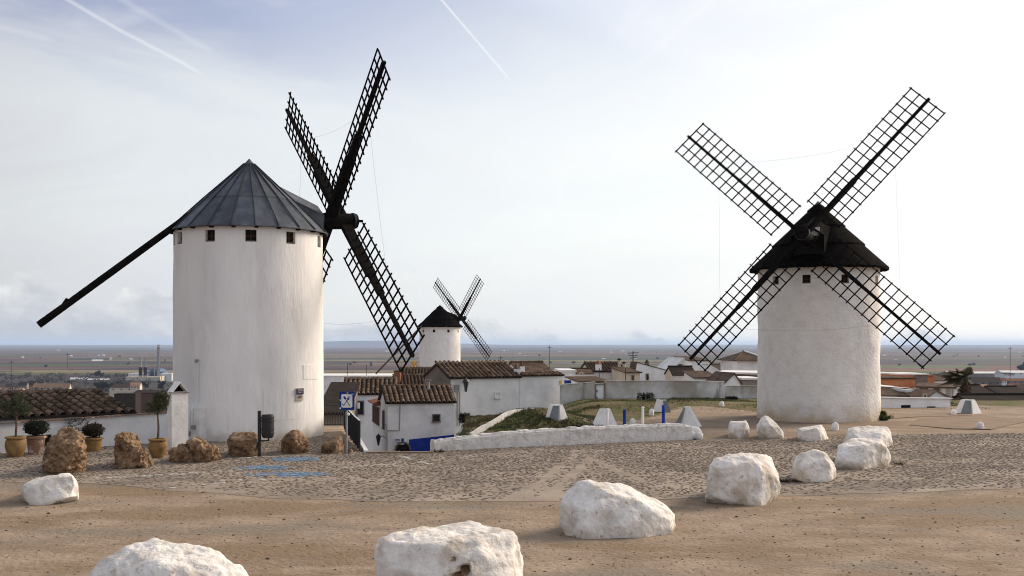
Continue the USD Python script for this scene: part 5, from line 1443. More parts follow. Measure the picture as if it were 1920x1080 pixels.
pls = part(hB, 'tile_plaque', box(Q(sB(748.5), -.025, zB(827, 748)), (.52, .04, .36), frame(e, n)), M['white_metal'])
for k, w_ in ((.10, .24), (.02, .28), (-.07, .20)): part(pls, 'print_line', box(Q(sB(748.5) - .09, -.05, zB(827, 748) + k), (w_, .012, .035), frame(e, n)), M['sign_blue'])
part(pls, 'emblem', box(Q(sB(748.5) + .17, -.05, zB(827, 748) + .02), (.13, .012, .24), frame(e, n)), M['sign_blue'])
part(hB, 'plinth', prism([Q(sB(767), -.04, -4.5), Q(LB, -.04, -4.5), Q(LB, -.04, zB(815, 850)), Q(sB(767), -.04, zB(824, 767))], n * .035), M['blue_paint'])
part(hB, 'cable', tube([Q(-.02, 2.5, zB(797, 727) + .3), Q(-.03, .1, zB(806, 727)), Q(-.02, -.03, zB(807, 727)), Q(sB(749), -.03, zB(807, 749)), Q(sB(750), -.03, zB(758, 750))], .022, 5), M['grey_metal'])
chp = Q(sB(810), 1.35, zeB + .45)
part(hB, 'flue', tube([chp, chp + V(0, 0, .62)], .08, 8), M['grey_metal'])
part(hB, 'flue_cap', box(chp + V(0, 0, .66), (.30, .26, .08)), M['house_grey'])
lantern(hB, Q(-.02, .9, -1.75), -e, .9)
for i, px in enumerate((775, 787)):                      # blue bins at the foot of the street house
    q = Q(sB(px), -.55, -4.0)
    bb = thing('blue_barrel', ('left' if i == 0 else 'right') + ' of two rounded blue tubs by the arched doorway', 'tub', q)
    part(bb, 'tub_body', lathe([(.001, -1.0), (.20, -1.0), (.24, .2), (.25, 1.35), (.16, 1.46), (.001, 1.5)], 16, q), M['blue_paint'], smooth=40)
    part(bb, 'tub_rim', lathe([(.25, 1.30), (.275, 1.32), (.275, 1.37), (.25, 1.39)], 16, q), M['blue_paint'], smooth=40)

# --- long white house A above it
aA = math.radians(29)
PA = at(845, 708, 60.5); zeA = EYE - 63.5 / F * 60.5
eA = V(math.cos(aA), math.sin(aA), 0)
LA = along(973, PA, eA)
hA, QA, e, n = house('white_house', 'long white house with a tiled roof and gable end toned grey brown for its shade, a lantern on its front', PA, aA, LA, 3.5, -5.0, zeA, rise=.74, tmode='parts', pitch=.27, course=.38, seed=13, gable='house_grey')  # left gable gets a darker grey brown material to paint in its shade
sA = lambda px: along(px, PA, eA)
zA = lambda py, px: EYE - (py - HOR) / F * (PA + eA * sA(px))[1]
lantern(hA, QA(sA(866), -.02, zA(717, 866)), -n, 1.15)
ub = part(hA, 'utility_box', box(QA(sA(855), -.08, zA(728, 855)), (.30, .14, .40), frame(e, n)), M['grey_metal'])
for px in (856.5, 861): part(hA, 'downpipe', tube([QA(sA(px), -.05, zA(735, px)), QA(sA(px), -.05, zA(798, px))], .03, 6), M['grey_metal'])
wn = window(hA, QA, e, n, sA(933), zA(741, 933), .34, .34, frame_mat='house_white', mat='house_white')
chimney(hA, QA(sA(977), .5, zeA - .1), .36, .55)
LA2 = along(1056, PA, eA)
yw = thing('courtyard_wall', 'white courtyard wall with tile coping right of the long white house', 'wall', QA(LA + .02, 0, -3))
part(yw, 'wall_body', prism([QA(LA + .02, 0, -4), QA(LA2, 0, -4), QA(LA2, 0, zeA), QA(LA + .02, 0, zeA)], n * .3), M['house_white'])
cp_ = part(yw, 'coping', prism([QA(LA + .16, -.1, zeA + .002), QA(LA2 + .05, -.1, zeA + .002), QA(LA2 + .05, .55, zeA + .17), QA(LA + .16, .55, zeA + .17)], V(0, 0, .04)), M['tile_under'])
ud_ = QA(0, .55, .17) - QA(0, -.1, 0); ud_ /= np.linalg.norm(ud_)
tiles(cp_, QA(LA + .16, -.1, zeA + .045), e, ud_, LA2 - LA - .1, .62, .27, .36, True, 14)
# orange plate and blue board at the end of the courtyard wall
part(yw, 'orange_plate', box(QA(sA(1051), -.02, zA(717, 1051)), (.18, .03, .24), frame(e, n)), M['sign_ochre'])


def hpx(name, label, px0, px1, y_e, Y, alpha, depth, rise, zb=-16, **k):
    """a house from its front eave in the photograph"""
    a_ = math.radians(alpha)
    P = at(px0, y_e, Y); e_ = V(math.cos(a_), math.sin(a_), 0)
    L = along(px1, P, e_)
    out = house(name, label, P, a_, L, depth, zb, P[2], rise=rise, **k)
    s = lambda px: along(px, P, e_)
    z = lambda py, px: EYE - (py - HOR) / F * (P + e_ * s(px))[1]
    return out + (s, z, P)


def wpx(hh, px0, px1, py0, py1, **k):
    h, Q, e, n, s, z, P = hh
    return window(h, Q, e, n, (s(px0) + s(px1)) / 2, (z(py0, px0) + z(py1, px1)) / 2, abs(s(px1) - s(px0)), abs(z(py0, px0) - z(py1, px0)), **k)


# houses left of it
hC = hpx('white_house', 'white house with grilled window behind the blue sign, tiled roof', 646, 742, 739, 68, 6, 4.2, .86, zb=-8, tmode='parts', pitch=.29, course=.42, seed=15)
wpx(hC, 665, 682, 752, 777, grille=True)
part(hC[0], 'air_conditioner', box(hC[1](hC[4](669), -.30, hC[5](760, 669)), (.42, .3, .36), frame(hC[2], hC[3])), M['white_metal'])
hD = hpx('white_house', 'house with a paler tiled roof between the grilled house and the long white house', 742, 842, 729, 74, 9, 4.0, .82, zb=-8, tmode='stuff', seed=16)
cD = at(745, 712, 75)
chD = part(hD[0], 'chimney', box(cD + V(0, 0, .1), (.42, .5, 1.0)), M['roof_red']); part(chD, 'chimney_cap', box(cD + V(0, 0, .62), (.5, .58, .06)), M['roof_brown'])
part(hD[0], 'flue', tube([at(822, 722, 73), at(822, 697, 73)], .045, 6), M['grey_metal'])
hD2 = hpx('white_house', 'narrow tiled roof strip in front of the distant small windmill', 752, 822, 703, 84, 4, 3.0, .45, zb=-8, seed=17)
hE = hpx('brown_shed', 'dark brown roofed building seen in the gap right of the left windmill', 596, 648, 776, 50, 4, 7.5, 1.15, zb=-6, roof='shed', wall='house_grey', cover='roof_dark', cat='shed', seed=18)
hW = hpx('long_warehouse', 'long low white flat roofed building behind the tiled roofs at centre left', 560, 742, 706, 175, 2, 14, .1, zb=-22, roof='flat', cover='roof_pale', cat='building')
mast(hW[0], 652, 680, 706, 176, .05, False); mast(hW[0], 687, 684, 706, 176, .05, False)

hA3 = hpx('white_house', 'dark roofed house rising behind the courtyard wall', 985, 1041, 705, 70, 24, 4.4, .82, zb=-8, seed=19, cover='roof_brown')
chimney(hA3[0], at(979, 700, 69.5), .35, .45)

# the grey boundary wall with its white metal door
bw = thing('boundary_wall', 'long patchy grey concrete wall closing off the grass bank', 'wall', at(1056, 755, 63))
wz = lambda py, Y: EYE - (py - HOR) / F * Y
xs = [1050, 1075, 1116, 1133.5, 1180, 1240, 1300, 1358, 1360, 1440]
tp = [722, 720, 717, 715, 715, 714, 715.5, 716, 724, 725]
for i in range(len(xs) - 1):
    if xs[i] == 1116: continue
    Ya, Yb = 63 + .8 * i / 9, 63 + .8 * (i + 1) / 9
    a, b, c_, d_ = at(xs[i] + (.0 if i else 0), 700, Ya), at(xs[i + 1], 700, Yb), at(xs[i + 1], tp[i + 1], Yb), at(xs[i], tp[i] if xs[i] != 1358 else 716, Ya)
    if xs[i] in (1358,): continue
    a[2] = b[2] = -3.0
    part(bw, 'wall_panel', prism([a, b, c_, d_], V(0, .22, 0)), M['concrete_wall'])
    part(bw, 'coping', beam(d_ + V(0, .11, .02), c_ + V(0, .11, .02), .28, .04), M['concrete_wall'])
Yd = 63.2
dW, dX = at(1116.5, 756, Yd), at(1133, 756, Yd)
dd = part(bw, 'metal_door', prism([at(1117, 760, Yd), at(1133, 760, Yd), at(1133, 722, Yd), at(1117, 722, Yd)], V(0, .05, 0)), M['white_metal'])
part(dd, 'door_frame', cat_([beam(at(1116.3, 765, Yd), at(1116.3, 721, Yd), .05, .1), beam(at(1133.6, 765, Yd), at(1133.6, 718, Yd), .06, .1), beam(at(1116, 721, Yd), at(1134, 720.5, Yd), .1, .06)]), M['house_grey'])
for py in (733, 746): part(dd, 'hinge', box(at(1119.5, py, Yd - .02), (.05, .04, .14)), M['black_metal'])

# white village houses beyond the wall
hs = hpx('village_house', 'low plain white block behind the blue board', 1052, 1079, 697, 82, 3, 5, .1, zb=-9, roof='flat')
bb_ = thing('blue_board', 'bright blue board on the roof edge beyond the courtyard wall', 'board', at(1058, 722, 72))
part(bb_, 'panel', prism([at(1058, 722, 72), at(1080.5, 722, 72), at(1080.5, 715, 72), at(1076, 713, 72), at(1058, 713, 72)], V(0, .06, 0)), M['blue_paint'])
for px in (1060, 1078): part(bb_, 'stay', beam(at(px, 760, 72.1), at(px, 720, 72.1), .05, .05), M['grey_metal'])
hs = hpx('village_house', 'white shed with a small triangular gable ornament and brown eave', 1079, 1111, 701, 86, 5, 5, .3, zb=-9, cover='roof_brown')
part(hs[0], 'gable_frame', cat_([beam(at(1084, 703, 85.8), at(1090, 697.5, 85.8), .06, .06), beam(at(1090, 697.5, 85.8), at(1095, 703, 85.8), .06, .06)]), M['beige'])
hs = hpx('village_house', 'wide brown lean-to roof just above the grey wall', 1088, 1142, 717, 70, 14, 3.0, .25, zb=-5, roof='shed', cover='roof_brown')
hs = hpx('village_house', 'white house with brown tiled roof and two grey flues', 1109, 1173, 697, 92, 8, 5.0, .70, zb=-10, seed=22)
chimney(hs[0], at(1122, 694, 91.5), .5, .5, 'house_white', 'roof_red')
for px, py in ((1161, 675), (1170, 681)):
    f_ = part(hs[0], 'flue', tube([at(px, 696, 92), at(px, py, 92)], .12, 8), M['beige']); part(f_, 'flue_cap', lathe([(.17, -.02), (.17, .06), (.02, .16)], 8, at(px, py, 92)), M['roof_dark'])
mast(hs[0], 1124, 690, 716, 91, .03, False)
hs = hpx('village_house', 'cream yard building with a brown door under a small tiled eave', 1174, 1200, 699, 88, 12, 4, .35, zb=-9, roof='shed', wall='house_cream', cover='roof_brown')
wpx(hs, 1184.5, 1188.5, 704, 716, name='door', mat='shutter'); mast(hs[0], 1173, 690, 720, 87, .04, False)
hs = hpx('village_house', 'big plain white gabled house with one narrow brown door', 1190, 1252, 695, 96, 3, 3.0, .75, zb=-10, roof='front', cover='roof_brown', ridge=.05, over=.05)
wpx(hs, 1211.5, 1216, 701, 717, name='door', mat='shutter'); mast(hs[0], 1187, 659, 700, 96, .05); chimney(hs[0], at(1213, 688, 97), .35, .35, 'house_grey', 'roof_brown')
hs = hpx('village_house', 'white house with dark patched roof and side wall toned cream as if sunlit', 1263, 1303, 703, 90, 3, 3.4, .62, zb=-10, roof='along', cover='roof_dark', gable='house_cream')  # cream gable puts the sunlit look of that side into the colour
hs = hpx('village_house', 'white single pitch house with a dark square window beside the sail tip', 1258, 1285, 693, 104, 4, 7, 1.1, zb=-11, roof='front', cover='roof_pale', ridge=.92)
wpx(hs, 1272, 1279, 683, 693)
hs = hpx('village_house', 'two storey white house with a balcony behind the lowered sail', 1293, 1330, 677, 108, 3, 7, .35, zb=-11, roof='shed', cover='roof_brown')
for a_, b_ in ((1300, 1304), (1306, 1311), (1317, 1327)): wpx(hs, a_, b_, 684, 697, name='door')
bal = part(hs[0], 'balcony', prism([at(1297, 699, 107.6), at(1338, 699, 107.6), at(1338, 698, 107.6), at(1297, 698, 107.6)], V(0, -.9, 0)), M['house_white'])
part(bal, 'balcony_rail', cat_([beam(at(1297, 692, 106.9), at(1338, 693, 106.9), .04, .04)] + [beam(at(1298 + 3 * i, 698, 106.9), at(1298 + 3 * i, 692.5, 106.9), .02, .02) for i in range(14)]), M['black_metal'])
hs = hpx('village_house', 'low white house with a mossy roof band under the balcony', 1303, 1345, 709, 86, 5, 3.5, .45, zb=-9, roof='shed', cover='roof_brown')
hs = hpx('village_house', 'brown roofed house between the balcony house and the hipped villa', 1335, 1372, 693, 120, 4, 5, .5, zb=-12, cover='roof_brown')
hs = hpx('village_house', 'white villa with hipped brown roof and white ridge left of the right windmill', 1382, 1440, 677, 112, 3, 7, 1.0, zb=-12, roof='hip', cover='roof_brown', over=.35)
hs = hpx('village_house', 'white building with slanting wall beside the carport', 1330, 1352, 697, 94, 6, 6, .5, zb=-10, roof='front', cover='roof_pale', ridge=.1)
cp = thing('carport', 'flat pale roofed carport on posts beside the right windmill', 'carport', at(1352, 720, 88))
part(cp, 'roof', prism([at(1350, 700, 86), at(1425, 702.5, 86), at(1425, 698, 93), at(1355, 697, 93)], V(0, 0, .14)), M['roof_pale'])
for px in (1355, 1377, 1405): part(cp, 'post', beam(at(px, 740, 87), at(px, 700.5, 87), .12, .12), M['house_grey'])
part(cp, 'rear_wall', prism([at(1356, 740, 92), at(1425, 740, 92), at(1425, 699, 92), at(1356, 699, 92)], V(0, .2, 0)), M['house_grey'])
hs = hpx('village_house', 'little brown and white outhouse at the foot of the right windmill', 1360, 1388, 716, 76, 8, 4, .6, zb=-7, roof='front', cover='roof_brown', ridge=.6)
hs = hpx('village_house', 'grey brown outhouse touching the right windmill outline', 1392, 1428, 712, 78, 3, 4, .2, zb=-7, roof='flat', wall='house_grey', cover='roof_pale')

# right of the right windmill
lw = thing('long_white_wall', 'long white rendered wall right of the right windmill', 'wall', at(1640, 765, 53))
part(lw, 'wall_body', prism([at(1636, 790, 53), at(1782, 790, 54.5), at(1782, 747, 54.5), at(1636, 745, 53)], V(0, .25, 0)), M['house_white'])
part(lw, 'coping', beam(at(1636, 744.8, 53.1), at(1782, 746.8, 54.6), .32, .05), M['house_white'])
part(lw, 'low_vent', box(at(1693, 762, 53.58), (.75, .08, .13)), M['dark_inside']); part(lw, 'low_vent', box(at(1742, 764, 54.08), (.62, .08, .11)), M['dark_inside'])
hs = hpx('village_house', 'low brown roof directly behind the long white wall', 1646, 1699, 744, 62, 4, 4, .28, zb=-6, roof='shed', cover='roof_brown')
hs = hpx('village_house', 'plain white block between the brown roof and the gabled house', 1701, 1734, 735, 63, 3, 5, .1, zb=-6, roof='flat')
P_r5 = hs
hs = hpx('village_house', 'gabled white house with long pale brown roof behind the long white wall', 1728, 1792, 752, 61, 16, 6, .58, zb=-6, roof='front', cover='roof_tan', ridge=.42)
wpx(hs, 1731, 1736, 739, 747, frame_mat='house_cream')
hs = hpx('village_house', 'stepped white house at the right edge of the right windmill', 1640, 1673, 727, 84, 3, 6, .1, zb=-9, roof='flat')
hs = hpx('brick_building', 'orange brick building with flat top right of the right windmill', 1655, 1716, 711, 98, 5, 8, .1, zb=-11, roof='flat', wall='brick_orange', cover='roof_brown', cat='building')
hs = hpx('brick_building', 'taller orange brick block joined to a beige one', 1688, 1713, 703.5, 106, 4, 7, .1, zb=-12, roof='flat', wall='brick_orange', cover='roof_pale', cat='building')
wpx(hs, 1713 - 18, 1713 - 13, 708, 716)
hs = hpx('brick_building', 'beige rendered upper block beside the orange brick ones', 1713.5, 1740, 703, 108, 3, 6, .1, zb=-12, roof='flat', wall='house_grey', cover='roof_pale', cat='building')
hs = hpx('brick_building', 'small sunlit orange block in front of the beige one', 1740, 1752, 705, 112, 3, 5, .1, zb=-12, roof='flat', wall='brick_orange', cover='roof_orange', cat='building')
hs = hpx('village_house', 'pale grey house left of the palm', 1752, 1790, 714, 124, 4, 8, .5, zb=-14, roof='along', cover='roof_brown')
sd = thing('open_shed', 'long open shed with a tan roof and dark bays left of the palm', 'shed', at(1718, 745, 92))
part(sd, 'roof', prism([at(1716, 727, 90), at(1794, 729, 90), at(1790, 722, 97), at(1722, 720, 97)], V(0, 0, .14)), M['roof_brown'])
part(sd, 'rear_wall', prism([at(1718, 760, 96), at(1792, 760, 96), at(1792, 724, 96), at(1718, 724, 96)], V(0, .2, 0)), M['house_grey'])
for px in (1719, 1745, 1768, 1791): part(sd, 'post', beam(at(px, 760, 90.5), at(px, 727, 90.5), .35, .3), M['house_white'])
hs = hpx('village_house', 'white house wall with two beige shutters under the palm', 1782, 1812, 726, 94, 5, 5, .1, zb=-10, roof='flat')
wpx(hs, 1797, 1804, 732, 742, mat='beige'); wpx(hs, 1786, 1790, 731, 743, mat='beige')
gw = thing('low_grey_wall', 'low grey wall running to the right frame edge behind the striped wedge', 'wall', at(1782, 770, 57))
part(gw, 'wall_body', prism([at(1776, 785, 57), at(1990, 785, 57), at(1990, 765, 57), at(1776, 763, 57)], V(0, .2, 0)), M['concrete_wall'])
part(gw, 'coping', beam(at(1776, 762.8, 57.1), at(1990, 764.8, 57.1), .27, .05), M['concrete_wall'])
hs = hpx('dark_roofed_house', 'low house with a wide nearly black roof at the right frame edge', 1838, 1990, 764, 60, 3, 5, .55, zb=-5, roof='along', cover='roof_dark', wall='house_grey')
hs = hpx('village_house', 'brown stone house below the far town at the right edge', 1880, 1935, 742, 100, 4, 6, .7, zb=-11, roof='along', wall='house_grey', cover='roof_dark')
wpx(hs, 1884, 1889, 745, 755)
hs = hpx('village_house', 'brown roofed house right behind the palm', 1822, 1868, 742, 96, 6, 6, .8, zb=-11, roof='along', wall='house_grey', cover='roof_dark')
# ------------------------------------------------------------------ palm, far trees, town, factory
def palm():
    r = np.random.RandomState(77)
    Y = 78.0
    base = at(1811, 757, Y); base[2] = float(H(base[0], base[1]))
    top = at(1806, 708, Y)
    t = thing('palm_tree', 'wind blown palm tree above the white wedge at the right', 'tree', base)
    tr = part(t, 'trunk', tube([base - V(0, 0, .3), base * .5 + top * .5 + V(.25, 0, 0), top + V(.1, 0, -.7), top], [.30, .24, .27, .20], 10), M['bark'], smooth=40)
    part(tr, 'leaf_bases', leaves(r, [(top + V(.1, 0, -.8), V(.36, .36, .8))], 420, .34, .07, droop=-.5), M['shutter'], kind='stuff')
    for k in range(40):
        a = r.uniform(0, 2 * math.pi); el = r.uniform(-.2, 1.25)
        d = V(math.cos(a) * math.cos(el), math.sin(a) * math.cos(el), math.sin(el))
        d = d + V(-.75, 0, -.1) * (1 if k < 30 else .2); d /= np.linalg.norm(d)
        if k >= 34: d = V(.55, .1, .8) / np.linalg.norm(V(.55, .1, .8)) + r.normal(size=3) * .12
        L = r.uniform(.8, 1.25) * (1 if k < 34 else .75)
        q = np.linspace(0, 1, 9)[:, None]
        wind = V(-.75, 0, -.55) if k < 34 else V(.15, 0, -.35)
        spine = top + d * L * q + wind * (q ** 2) * L * .72
        vs, fs = [], []
        for i in range(46):
            u = .12 + .88 * i / 46
            p = np.array([np.interp(u, q[:, 0], spine[:, m]) for m in range(3)])
            p2 = np.array([np.interp(min(1, u + .05), q[:, 0], spine[:, m]) for m in range(3)])
            tan = p2 - p + 1e-6; tan /= np.linalg.norm(tan)
            sd_ = np.cross(tan, V(0, 0, 1)); sd_ /= np.linalg.norm(sd_) + 1e-9
            for sg_ in (-1, 1):
                ln = .42 * math.sin(math.pi * min(.98, .12 + u * .85)) + .08
                ld = tan * .75 + sd_ * sg_ * .62 + V(-.25, 0, -.38) * r.uniform(.5, 1.2); ld /= np.linalg.norm(ld)
                wv = np.cross(ld, sd_ * sg_) ; wv /= np.linalg.norm(wv) + 1e-9
                b = len(vs); e_ = p + ld * ln
                vs += [p - tan * .03, p + tan * .03, e_ + tan * .008, e_ - tan * .008]
                fs += [[b, b + 1, b + 2], [b, b + 2, b + 3]]
        st = tube(spine, .035, 4, .01)
        fr = trimesh.util.concatenate([st, trimesh.Trimesh(vs, fs, process=False)])
        part(t, 'frond', fr, M['leaf_palm'])


palm()


def far_tree(name, label, p, hgt, w, mat, n=420, seed=0, leaf=.8, bare=False, group=None, lift=.25):
    r = np.random.RandomState(seed)
    t = thing(name, label, 'tree', p, group)
    part(t, 'trunk', tube([p - V(0, 0, .5), p + V(0, 0, hgt * .55)], [w * .05 + .08, w * .03 + .04], 6), M['bark'])
    blobs = [(p + V(r.uniform(-.6, .6) * w / 2, r.uniform(-.5, .5) * w / 2, hgt * r.uniform(lift + .2, .86)), V(w * .26, w * .26, hgt * .16) * r.uniform(.7, 1.25)) for _ in range(9)]
    ms = [leaves(r, blobs, n, leaf, leaf * .7)]
    if mat == 'leaf_pine':
        for c_, R_ in blobs:
            k_ = trimesh.creation.icosphere(1); k_.vertices = k_.vertices * R_ * .85 * (1 + .35 * (r.rand(len(k_.vertices), 1) - .5)) + c_; ms.append(k_)
    part(t, 'crown', cat_(ms), M[mat], kind='stuff')


def ft(name, label, px, py0, py1, wpx_, mat, seed, Y=None, n=420, lift=.2, leaf=None, group=None):
    Y = Y or (EYE + 64.0) * F / (py1 - HOR)
    p = at(px, py1, Y); p[2] = float(H(p[0], p[1])) if Y > 300 else p[2]
    hh = EYE - (py0 - HOR) / F * Y - p[2]
    far_tree(name, label, p, hh, wpx_ / F * Y, M and mat, n, seed, leaf or max(.5, wpx_ / F * Y * .07), lift=lift, group=group)


ft('pine_tree', 'dark twin crowned pine standing alone in the green field left of the big windmill', 182, 691, 715, 14, 'leaf_pine', 1)
ft('pine_tree', 'smaller pine leaning on the lone twin crowned one', 192, 697, 715, 11, 'leaf_pine', 2)
for i, (px, py0, w_, lab) in enumerate(((188, 713, 24, 'leftmost of the dark pine row below the factory'), (208, 711, 24, 'second dark pine of the row below the factory'), (228, 712, 22, 'third dark pine of the row below the factory'), (246, 714, 18, 'low dark pine before the gap in the row below the factory'), (272, 712, 20, 'dark pine right of the gap in the row below the factory'), (303, 711, 17, 'rightmost dark pine in the row, close to the big windmill'))):
    ft('pine_tree', lab, px, py0, 736, w_, 'leaf_pine', 10 + i, Y=1380)
ft('round_tree', 'dark round tree among the pale far roofs at the left', 118, 719, 733, 15, 'leaf_pine', 20, Y=1480)
ft('bare_tree', 'tall thin bare tree at the edge of the far green field', 53, 693, 719, 15, 'leaf_bare', 21, n=260)
ft('pine_tree', 'dark conifer clump at the far right edge of the plain', 1911, 681, 700, 16, 'leaf_pine', 23, Y=1900)
ft('pine_tree', 'second dark conifer at the far right edge of the plain', 1921, 678, 700, 10, 'leaf_pine', 24, Y=1900)
GB = 'bare winter trees at the edge of the far town on the left'
for i in range(14):
    px = [6, 20, 34, 150, 160, 172, 88, 74, 104, 140, 44, 12, 165, 130][i]
    ft('bare_tree', 'brownish bare winter tree among the far town roofs at the left', px, 712 + (i * 5) % 9, 738, 13 + i % 5, 'leaf_bare', 40 + i, Y=1350 + 25 * i, n=240, group=GB)


def far_house(name, label, px0, px1, py_e, py_r, Y, alpha=5, roof='along', wall='house_white', cover='roof_orange', depth=None, group=None, cat='house', wins=3):
    a_ = math.radians(alpha); P = at(px0, py_e, Y); e_ = V(math.cos(a_), math.sin(a_), 0); L = along(px1, P, e_)
    depth = depth or min(L, 9.0)
    rise = max(.2, (py_e - py_r) / F * Y)
    zb = float(H(P[0], P[1])) - 2
    h, Q, e, n = house(name, label, P, a_, L, depth, zb, P[2], rise=rise, roof=roof, wall=wall, cover=cover, cat=cat, group=group, over=.35)
    for k in range(wins):
        window(h, Q, e, n, L * (k + .5) / wins, P[2] - 1.6, max(.9, L * .06), 1.3)
    return h, Q, e, n


FH = 'small far roofs at the edge of the plain'
far_house('far_house', 'long orange roofed terrace house above the mossy roof ridge at the left', 62, 130, 727, 719, 1450, cover='roof_orange', wall='house_cream', wins=6)
far_house('far_house', 'pale pink roofed far house at the left frame edge', -6, 42, 731, 727, 1420, cover='roof_orange', wall='house_cream')
far_house('far_house', 'pale hipped far house right of the mossy roof', 205, 250, 727, 719, 1050, roof='hip', wall='house_cream', cover='roof_brown')
far_house('far_house', 'beige far house with a bell shaped chimney below the pines', 244, 262, 723, 717, 1000, wall='house_cream', cover='roof_orange')
far_house('far_shed', 'flat dark brown shed in front of the beige far house', 214, 254, 739, 738, 420, roof='flat', wall='roof_dark', cover='roof_dark', cat='shed', wins=0)
far_house('far_shed', 'long dark roofed shed running behind the potted olive tree', 250, 318, 737, 733, 470, roof='shed', wall='roof_brown', cover='roof_dark', cat='shed', wins=0)
far_house('far_shed', 'white roofed long shed left of the pines', 131, 163, 711, 708, 1900, cover='roof_pale', cat='shed')
far_house('far_shed', 'pale blue roofed long shed beside the pines', 164, 206, 712, 710, 1880, cover='roof_pale', cat='shed')
far_house('far_house', 'grey roofed far house with two dark gables at the left', 34, 50, 722, 716, 1500, cover='roof_dark', wall='house_grey')
far_house('far_house', 'dark roofed far house next to the one with two gables', 52, 66, 722, 715, 1520, cover='roof_dark', wall='brick_orange')
far_house('far_house', 'grey far house with a pale front left of the round dark tree', 68, 82, 722, 716, 1560, cover='roof_dark')
far_house('far_house', 'low white fronted far building left of the round dark tree', 84, 112, 724, 720, 1560, cover='roof_pale')
far_house('far_warehouse', 'long white and grey warehouse alone far out on the plain at the left', 128, 205, 672, 668, 4300, cover='house_grey', wall='house_grey', depth=40, cat='warehouse', wins=5)
far_house('far_warehouse', 'small grey annex in front of the warehouse on the plain', 172, 192, 677, 674, 4000, cover='roof_pale', wall='house_grey', depth=20, cat='warehouse')

# factory
fb = at(232, 715, 1850); fb[2] = float(H(fb[0], fb[1]))
fa = thing('factory', 'far factory with a tall striped chimney left of the big windmill', 'factory', fb)
Yf = 1850


def fbox(nm, px0, px1, py0, py1, mat, dY=0, dep=30):
    a, b = at(px0, py1, Yf + dY), at(px1, py0, Yf + dY)
    z0 = float(H(a[0], a[1])) - 1
    return part(fa, nm, box(((a[0] + b[0]) / 2, a[1] + dep / 2, (z0 + b[2]) / 2), (b[0] - a[0], dep, b[2] - z0)), M[mat])


fbox('main_hall', 240, 278, 700, 713, 'roof_pale'); fbox('lower_hall', 236, 300, 706, 716, 'house_cream', -40)
fbox('blue_hall', 275, 305, 697, 712, 'factory_blue', 10); fbox('white_hall', 300, 326, 700, 716, 'roof_pale', -10); fbox('silo_block', 312, 322, 690 + 10, 716, 'roof_pale', -60)
a, b = at(280, 697, Yf - 1), at(300, 697, Yf - 1)
part(fa, 'curved_roof', prism([a, b] + [a + (b - a) * (.5 + .5 * math.cos(t)) + V(0, 0, 5.5 * math.sin(t)) for t in np.linspace(.3, math.pi - .3, 8)], V(0, 34, 0)), M['factory_blue'])
c0 = at(297, 700, Yf - 20); c0[2] = float(H(c0[0], c0[1]))
zt = EYE - (646.5 - HOR) / F * (Yf - 20)
st = part(fa, 'chimney', lathe([(3.0, 0), (2.3, (zt - c0[2]) * .6), (1.9, zt - c0[2]), (.01, zt - c0[2])], 14, c0), M['grey_metal'], smooth=40)
for k in range(4): part(st, 'chimney_band', lathe([(2.12 - .05 * k, (zt - c0[2]) * (.72 + .075 * k)), (2.13 - .05 * k, (zt - c0[2]) * (.755 + .075 * k))], 14, c0), M['brick_orange'] if k % 2 == 0 else M['roof_pale'])
part(st, 'ladder_frame', tube([c0 + V(3.2, -1, 0), c0 + V(2.6, -1, zt - c0[2])], .35, 5), M['roof_dark'])
for px in (263.5, 272.5):
    c1 = at(px, 700, Yf - 30); c1[2] = float(H(c1[0], c1[1])); z1 = EYE - (671 - HOR) / F * (Yf - 30)
    s_ = part(fa, 'exhaust_stack', lathe([(3.0, 0), (3.0, (z1 - c1[2]) * .62), (1.4, (z1 - c1[2]) * .66), (1.2, z1 - c1[2]), (.01, z1 - c1[2])], 12, c1), M['grey_metal'], smooth=40)
    part(s_, 'stack_base', lathe([(3.1, (z1 - c1[2]) * .25), (3.1, (z1 - c1[2]) * .6)], 12, c1), M['roof_dark'])
for px in (290, 303, 252): part(fa, 'pipe_mast', tube([at(px, 714, Yf - 50), at(px, 690 if px != 252 else 696, Yf - 50)], .5, 5), M['grey_metal'])

